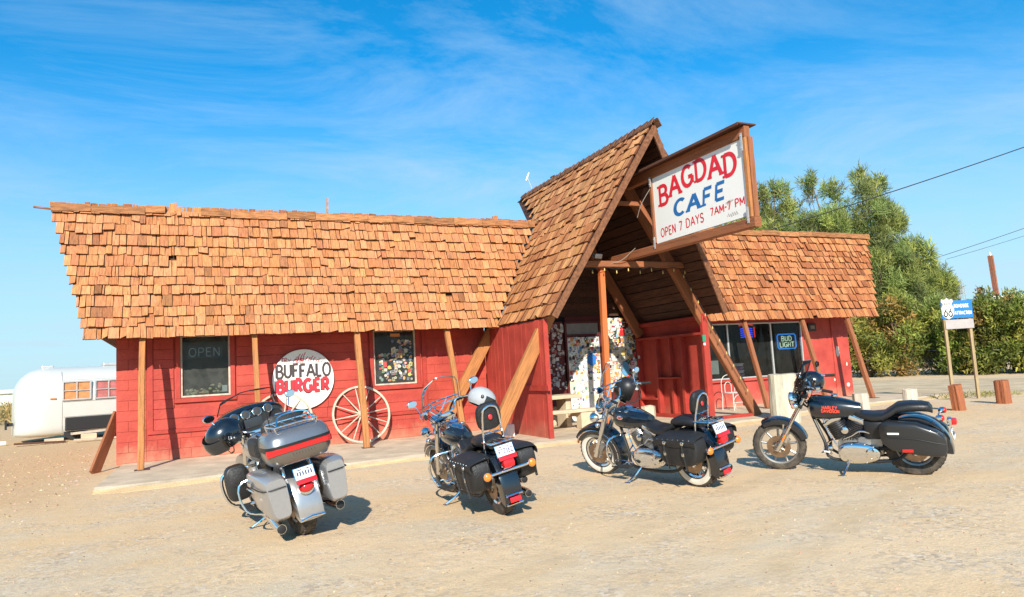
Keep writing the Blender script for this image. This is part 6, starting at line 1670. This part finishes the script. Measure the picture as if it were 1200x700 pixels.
    mirror(root, [(.98, .34, 1.13), (1.0, .38, 1.20), (1.0, .42, 1.24)], (.99, .43, 1.25), M, .06, .04, M_blackm)
    mirror(root, [(.98, -.34, 1.13), (1.0, -.38, 1.20), (1.0, -.42, 1.24)], (.99, -.43, 1.25), M, .06, .04, M_blackm)
    lamp(root, (1.32, 0, .93), .085, M=M)
    b = B(); b.lathe((1.14, 0, 1.05), (-.5, 0, 1), [(.05, 0), (.055, .03), (.05, .04), (0, .042)], 18); b.xf(M); mk(b, 'speedometer', M_blackm, root)
    screen(root, (1.30, .98), (1.12, 1.40), .20, .17, M_smoke, M, curve=.10, strut=False)
    b = B(); b.tube([(.90, .19, .30), (.96, .21, .31), (.98, .26, .31)], .009, 6); b.tube([(.42, .17, .34), (.42, .27, .33)], .015, 6); mk(b, 'footpeg', M_chrome, root)
    b = B(); 
    for s_ in (-1, 1): b.tube([(0, s_ * .13, rr_), (.12, s_ * .16, .62)], [.02, .03, .03, .02], 10)
    mk(b, 'shock_absorber', M_chrome, root)
    b = B(); b.box((.34, .118, .33), (.70, .02, .035), rot=(0, R(3), 0)); mk(b, 'drive_belt', M_grip, root)
    kickstand(root, .70, lean)
sportster(b4, 9); place(b4, 7.68, -9.93, -30, 9)

# ---- the silver touring motorcycle at the left
b1 = thing('motorcycle', 'big silver touring motorcycle with top case and hard panniers seen from behind', 'motorcycle', group='motorcycles parked before the cafe')
def tourer(root, lean):
    wb, r = 1.62, .325
    H = (1.22, 0, .9); M = steer_matrix(H, 27, 6)
    bwheel(root, 0, r, .175, 'cast9', False, None, rimr=.13, disc=2)
    bwheel(root, wb, r, .13, 'cast9', False, M, rimr=.09, disc=2)
    frame_tubes(root, wb, (1.16, .86)); engine(root, .74, .37, True, True, 1.05)
    fork(root, (wb - .02, r), (1.20, .98), M=M)
    fender(root, wb, r, .39, .19, 215, 20, M_silver, .10, M, name='front_fender')
    rf = fender(root, 0, r, .41, .25, 55, 196, M_silver, .10, None, name='rear_fender', flare=.02, taper=.96)
    b = B(); b.tube([(-.425, y_, r - .085 - .03 * abs(y_) * 4) for y_ in (-.115, -.06, 0, .06, .115)], .013, 6); mk(b, 'fender_trim', M_chrome, rf)
    b = B(); b.ell((-.425, 0, .52), (.05, .072, .052)); tl_ = mk(b, 'tail_lamp', M_redlens, root)
    b = B(); b.lathe((-.37, 0, .52), (-1, 0, 0), [(.055, 0), (.077, .02), (.075, .05)], 18); mk(b, 'bezel', M_chrome, tl_)
    plate(root, (-.45, 0, .655), .18, .105, 16, None, marks=6, stripe=True)
    teardrop_tank(root, .58, 1.14, .77, .18, .22, M_silver)
    b = B(); b.loft([sec(x, 0, z, w, .05, .06, 3) for x, z, w in ((.66, .76, .11), (.54, .72, .16), (.36, .70, .19), (.22, .74, .185), (.14, .80, .18), (.0, .82, .18), (-.08, .82, .15))]); mk(b, 'seat', M_seat, root)
    # panniers, tall and tapering, silver
    for s_ in (-1, 1):
        secs = []
        for x_, z0, z1, y0, y1 in ((.28, .46, .66, .19, .34), (.25, .38, .70, .18, .38), (.10, .33, .72, .18, .40), (-.30, .30, .72, .18, .405), (-.46, .30, .71, .18, .395), (-.50, .33, .68, .19, .375)):
            q = []; cz_ = (z0 + z1) / 2; hz = (z1 - z0) / 2
            for j in range(24):
                a = 2 * PI * j / 24; c_, s2 = math.cos(a), math.sin(a); n_ = 5
                zz2 = math.copysign(abs(s2) ** (2 / n_), s2); yy = math.copysign(abs(c_) ** (2 / n_), c_); sl2 = 1 - .18 * (.5 - zz2 / 2)
                q.append(Vector((x_, s_ * (y0 + (y1 - y0) * sl2 * (yy + 1) / 2), cz_ + hz * zz2)))
            secs.append(q)
        b = B(); b.loft(secs); p_ = mk(b, 'pannier', M_silver, root)
        b = B(); ring = [secs[2 + k][j] for k in range(1) for j in range(24)]
        b.tube([(.27, s_ * .368, .60), (.10, s_ * .402, .60), (-.30, s_ * .408, .60), (-.465, s_ * .395, .60), (-.512, s_ * .34, .60), (-.512, s_ * .20, .60)], .006, 6); mk(b, 'lid_seam', M_dark, p_)
        b = B(); b.tube([(.22, s_ * .395, .56), (.05, s_ * .418, .58), (-.2, s_ * .42, .58)], .010, 6, k=3); b.box((-.02, s_ * .412, .63), (.12, .016, .04), bev=.006); mk(b, 'latch', M_chrome, p_)
        b = B(); b.tube([(.18, s_ * .24, .66), (.22, s_ * .46, .60), (.16, s_ * .45, .36), (.05, s_ * .30, .29)], .010, 8, k=4); mk(b, 'guard_rail', M_chrome, root)
        b = B(); b.tube([(-.20, s_ * .13, .72), (-.30, s_ * .14, .45)], .018, 8); mk(b, 'rail_strut', M_chrome, root)
    exhaust(root, .74, .37, [([(.80, -.10, .48), (.90, -.16, .36), (.60, -.22, .25), (.25, -.245, .245)], .050, .62), ([(.64, .10, .48), (.58, .18, .30), (.40, .235, .255), (.25, .245, .245)], .050, .62)])
    # top case: body, lid, light band, rack
    def case_ring(z, hx, hy, cx_, n_=4.2, k=36): return [Vector((cx_ + hx * math.copysign(abs(math.cos(2 * PI * j / k)) ** (2 / n_), math.cos(2 * PI * j / k)), hy * math.copysign(abs(math.sin(2 * PI * j / k)) ** (2 / n_), math.sin(2 * PI * j / k)), z)) for j in range(k)]
    cx_ = -.36
    b = B(); b.loft([case_ring(.775, .17, .22, cx_ + .03), case_ring(.79, .20, .26, cx_ + .02), case_ring(.86, .225, .30, cx_), case_ring(.925, .23, .305, cx_)]); tc_ = mk(b, 'top_case', mat('silver_painted_reflection', (.21, .19, .175), rough=.3, metal=.7, coat=.6), root)  # brown in the silver paints in the reflection of the ground
    b = B(); b.loft([case_ring(.975, .235, .31, cx_), case_ring(1.03, .228, .30, cx_ + .005), case_ring(1.08, .20, .27, cx_ + .015), case_ring(1.10, .15, .21, cx_ + .02), case_ring(1.108, .08, .12, cx_ + .02)]); mk(b, 'case_lid', mat('charcoal_silver_paint', (.25, .25, .26), rough=.26, metal=.7, coat=.6), tc_)
    b = B(); b.loft([case_ring(.925, .232, .307, cx_), case_ring(.945, .236, .311, cx_), case_ring(.975, .236, .311, cx_)], cap=False); mk(b, 'case_band', M_blackm, tc_)
    b = B(); G = []
    for z_, o_ in ((.90, .0), (.905, .010), (.945, .012), (.95, .0)):
        row = []
        for i in range(25):
            a = R(110 + 140 * i / 24); n_ = 4.2; c_, s2 = math.cos(a), math.sin(a)
            row.append(Vector((cx_ + (.232 + o_) * math.copysign(abs(c_) ** (2 / n_), c_), (.307 + o_) * math.copysign(abs(s2) ** (2 / n_), s2), z_ - (.03 * (1 - abs(math.cos(a))) if z_ < .93 else 0))))
        G.append(row)
    b.sheet(G); mk(b, 'case_lamp', M_redlens, tc_)
    b = B(); letters(b, 'I I I I I I I I', (cx_ - .243, .10, .865), (0, -1, 0), (0, 0, 1), (-1, 0, 0), .014, .20, weight=.3); mk(b, 'case_badge', M_dark, tc_, False)
    b = B()
    for z_, e in ((1.135, 0), ):
        b.tube([(cx_ - .17, -.2, z_), (cx_ - .19, 0, z_ + .005), (cx_ - .17, .2, z_), (cx_, .235, z_ + .01), (cx_ + .14, .2, z_ + .015), (cx_ + .14, -.2, z_ + .015), (cx_, -.235, z_ + .01)], .009, 6, closed=True)
    for y_ in (-.14, -.05, .05, .14): b.tube([(cx_ - .185, y_, 1.137), (cx_ - .05, y_, 1.125), (cx_ + .14, y_, 1.15)], .007, 6)
    for (x_, y_) in ((-.17, -.2), (-.17, .2), (.14, -.2), (.14, .2), (0, .235), (0, -.235)): b.tube([(cx_ + x_, y_, 1.14), (cx_ + x_ * .9, y_ * .9, 1.06)], .008, 6)
    b.tube([(cx_ - .15, -.17, 1.14), (cx_ - .10, -.13, 1.215), (cx_ - .06, 0, 1.23), (cx_ - .10, .13, 1.215), (cx_ - .15, .17, 1.14)], .009, 6, k=3); mk(b, 'luggage_rack', M_chrome, tc_)
    b = B(); b.loft([[Vector((-.09 + x_ - .12 * (q_[1] * .15 * sc), .21 * sc * q_[0], 1.06 + .15 * sc * q_[1])) for q_ in [(math.copysign(abs(math.cos(2 * PI * j / 24)) ** .6, math.cos(2 * PI * j / 24)), math.copysign(abs(math.sin(2 * PI * j / 24)) ** .6, math.sin(2 * PI * j / 24))) for j in range(24)]] for x_, sc in ((-.04, .85), (-.02, 1), (.03, 1.02), (.06, .9))]); mk(b, 'backrest', M_leather, tc_)
    for s_ in (-1, 1):
        b = B(); b.loft([sec(x_, s_ * .27, .93, .05, .10, .08, 3, 16) for x_ in (-.12, -.10, .08, .14)]); mk(b, 'arm_pad', M_leather, tc_)
    # batwing fairing with inner dash and gauges
    secs = []
    for x_, w_, zt, zb in ((1.16, .36, 1.24, .97), (1.20, .37, 1.27, .94), (1.32, .36, 1.28, .90), (1.44, .32, 1.25, .86), (1.52, .20, 1.18, .86), (1.55, .08, 1.10, .94)):
        q = []
        for j in range(36):
            a = 2 * PI * j / 36; c_, s2 = math.cos(a), math.sin(a); cz_ = (zt + zb) / 2
            yy = w_ * math.copysign(abs(c_) ** .75, c_); zz2 = (zt - cz_) * math.copysign(abs(s2) ** .8, s2)
            if s2 > 0: zz2 += .03 * abs(c_) * -1
            q.append(Vector((x_, yy, cz_ + zz2 + (.05 * abs(c_) ** 2))))
        secs.append(q)
    b = B(); b.loft(secs); b.xf(M); fa = mk(b, 'fairing', M_blackp, root)
    b = B(); dash = [secs[0][j] + Vector((-.02, 0, 0)) for j in range(36)]; dash2 = [Vector((1.165, 0, 1.08)) + (p - Vector((1.14, 0, 1.08))) * .9 for p in dash]
    b.loft([[p + Vector((.03, 0, 0)) for p in dash], dash, dash2]); b.xf(M); mk(b, 'dash', M_blackm, fa)
    for y_ in (-.19, -.065, .065, .19):
        b = B(); b.lathe((1.145, y_, 1.185), (-1, 0, .25), [(.046, 0), (.052, .012), (.045, .016)], 18); b.xf(M); gq = mk(b, 'gauge', M_chrome, fa)
        b = B(); b.lathe((1.145, y_, 1.185), (-1, 0, .25), [(.044, .017), (0, .019)], 18); b.xf(M); mk(b, 'dial', mat('dial_face', (.03, .03, .03), rough=.6), gq)
    b = B(); b.box((1.135, 0, 1.085), (.012, .20, .10), bev=.006); b.xf(M); mk(b, 'radio', mat('screen_grey', (.035, .04, .045), rough=.3), fa)
    for s_ in (-1, 1):
        b = B(); b.lathe((1.138, s_ * .27, 1.08), (-1, 0, 0), [(.07, 0), (.07, .010), (.05, .004), (0, .006)], 20); b.xf(M); mk(b, 'speaker', M_dark, fa)
    screen(root, (1.40, 1.25), (1.26, 1.43), .33, .28, M_shield, M, curve=.16, strut=False)
    handlebar(root, (1.16, .98), .42, .10, .24, M)
    mirror(root, [(1.05, .40, 1.15), (1.10, .44, 1.24)], (1.09, .46, 1.27), M); mirror(root, [(1.05, -.40, 1.15), (1.10, -.44, 1.24)], (1.09, -.46, 1.27), M)
    lamp(root, (1.60, 0, 1.0), .09, M=M)
    # leg shields with glove boxes, crash bars, boards
    for s_ in (-1, 1):
        b = B(); b.loft([[Vector((1.06 + x_, s_ * (.31 + .13 * sc * math.copysign(abs(math.cos(2 * PI * j / 24)) ** .6, math.cos(2 * PI * j / 24))), .50 + .20 * sc * math.copysign(abs(math.sin(2 * PI * j / 24)) ** .6, math.sin(2 * PI * j / 24)))) for j in range(24)] for x_, sc in ((-.07, .8), (-.06, .92), (.02, 1), (.10, .85), (.13, .6))]); ls = mk(b, 'leg_shield', M_blackm, root)
        b = B(); b.loft([[Vector((.985 + x_, s_ * (.31 + .09 * sc * math.copysign(abs(math.cos(2 * PI * j / 24)) ** .6, math.cos(2 * PI * j / 24))), .56 + .10 * sc * math.copysign(abs(math.sin(2 * PI * j / 24)) ** .6, math.sin(2 * PI * j / 24)))) for j in range(24)] for x_, sc in ((-.01, .8), (0, 1), (.02, 1))]); mk(b, 'glove_box', M_leather, ls)
        b = B(); b.box((.90, s_ * .30, .24), (.32, .11, .02), bev=.008); mk(b, 'footboard', M_grip, root)
    b = B(); b.tube([(1.10, .06, .62), (1.14, .40, .62), (1.14, .46, .45), (1.10, .38, .26), (1.0, .10, .24)], .018, 8, k=4); b.tube([(1.10, -.06, .62), (1.14, -.40, .62), (1.14, -.46, .45), (1.10, -.38, .26), (1.0, -.10, .24)], .018, 8, k=4); mk(b, 'crash_bar', M_chrome, root)
    kickstand(root, .62, lean)
    b = B(); b.tube([(-.36, .19, .80), (-.40, .20, 1.0), (-.42, .21, 1.35)], .004, 5); mk(b, 'antenna', M_blackm, root)
tourer(b1, 11); place(b1, .95, -8.30, -9, 11)

# ------------------------------------------------------------------ helmets hung on the handlebars
def helmet(label, loc, rot, shell, visor=True, full=False, s=1.0, trim=None):
    t = thing('helmet', label, 'helmet', loc, tuple(R(a) for a in rot), 'riding helmets')
    b = B(); secs = []
    for i in range(15):
        ph = R(-38 + 128 * i / 14); q = []
        for j in range(28):
            th = 2 * PI * j / 28; rx = .155 * math.cos(ph); x = rx * math.cos(th); y = .122 * math.cos(ph) * math.sin(th); z = .128 * math.sin(ph)
            if i < 6 and math.cos(th) > .3 and not full: z = z * .35 + .01          # face opening
            q.append(Vector((x * s, y * s, z * s)))
        secs.append(q)
    b.loft(secs, cap=False); b.raw([p for p in secs[-1]], [list(range(28))]); sh_ = mk(b, 'shell', shell, t)
    b = B(); b.ell((0, 0, -.01 * s), (.145 * s, .112 * s, .115 * s), seg=20, rings=10, a0=-35); mk(b, 'lining', M_leather, t)
    if visor:
        b = B(); G = []
        for i in range(5):
            row = []
            for j in range(13):
                th = R(-72 + 144 * j / 12); z = (.035 - .085 * i / 4) if full else (.045 - .11 * i / 4)
                rr = .165 + (.0 if full else .012) - .01 * abs(i - 2) / 2
                row.append(Vector((rr * math.cos(th) * s, .133 * math.sin(th) * s, z * s)))
            G.append(row)
        b.sheet(G, .003); mk(b, 'visor', mat('dark_visor', (.02, .022, .026), rough=.08, coat=.5) if shell is not M_blackm or full else M_shield, t)
    b = B(); 
    for s_ in (-1, 1): b.lathe((.01, s_ * .12 * s, .015), (0, s_, 0), [(.022, 0), (.022, .010), (.012, .014)], 14)
    mk(b, 'hinge', trim or M_chrome, t)
    b = B()
    for s_ in (-1, 1): b.tube([(.02, s_ * .11 * s, -.06 * s), (.04, s_ * .09 * s, -.12 * s), (.05, 0, -.17 * s)], .008, 6, k=3, flat=.4)
    mk(b, 'chin_strap', M_grip, t)
helmet('glossy black open helmet hung on the left grip of the silver touring motorcycle', (.26, -7.30, .955), (-15, 35, 195), M_blackp, True, s=1.36)
helmet('silver helmet with dark visor resting on the tank of the second motorcycle', (3.12, -7.72, 1.15), (-12, 24, -30), mat('silver_shell', (.36, .37, .38), rough=.25, coat=.8), True, True, s=1.14, trim=M_blackm)
helmet('black helmet hung from the handlebar of the motorcycle with white walled tyres', (5.27, -7.58, 1.13), (-60, 25, 70), M_blackm, True, True, s=1.3, trim=M_blackm)
helmet('glossy black helmet perched by the handlebar of the black motorcycle with hard panniers', (7.20, -8.90, 1.10), (10, 10, 120), M_blackp, True, True, s=1.18)
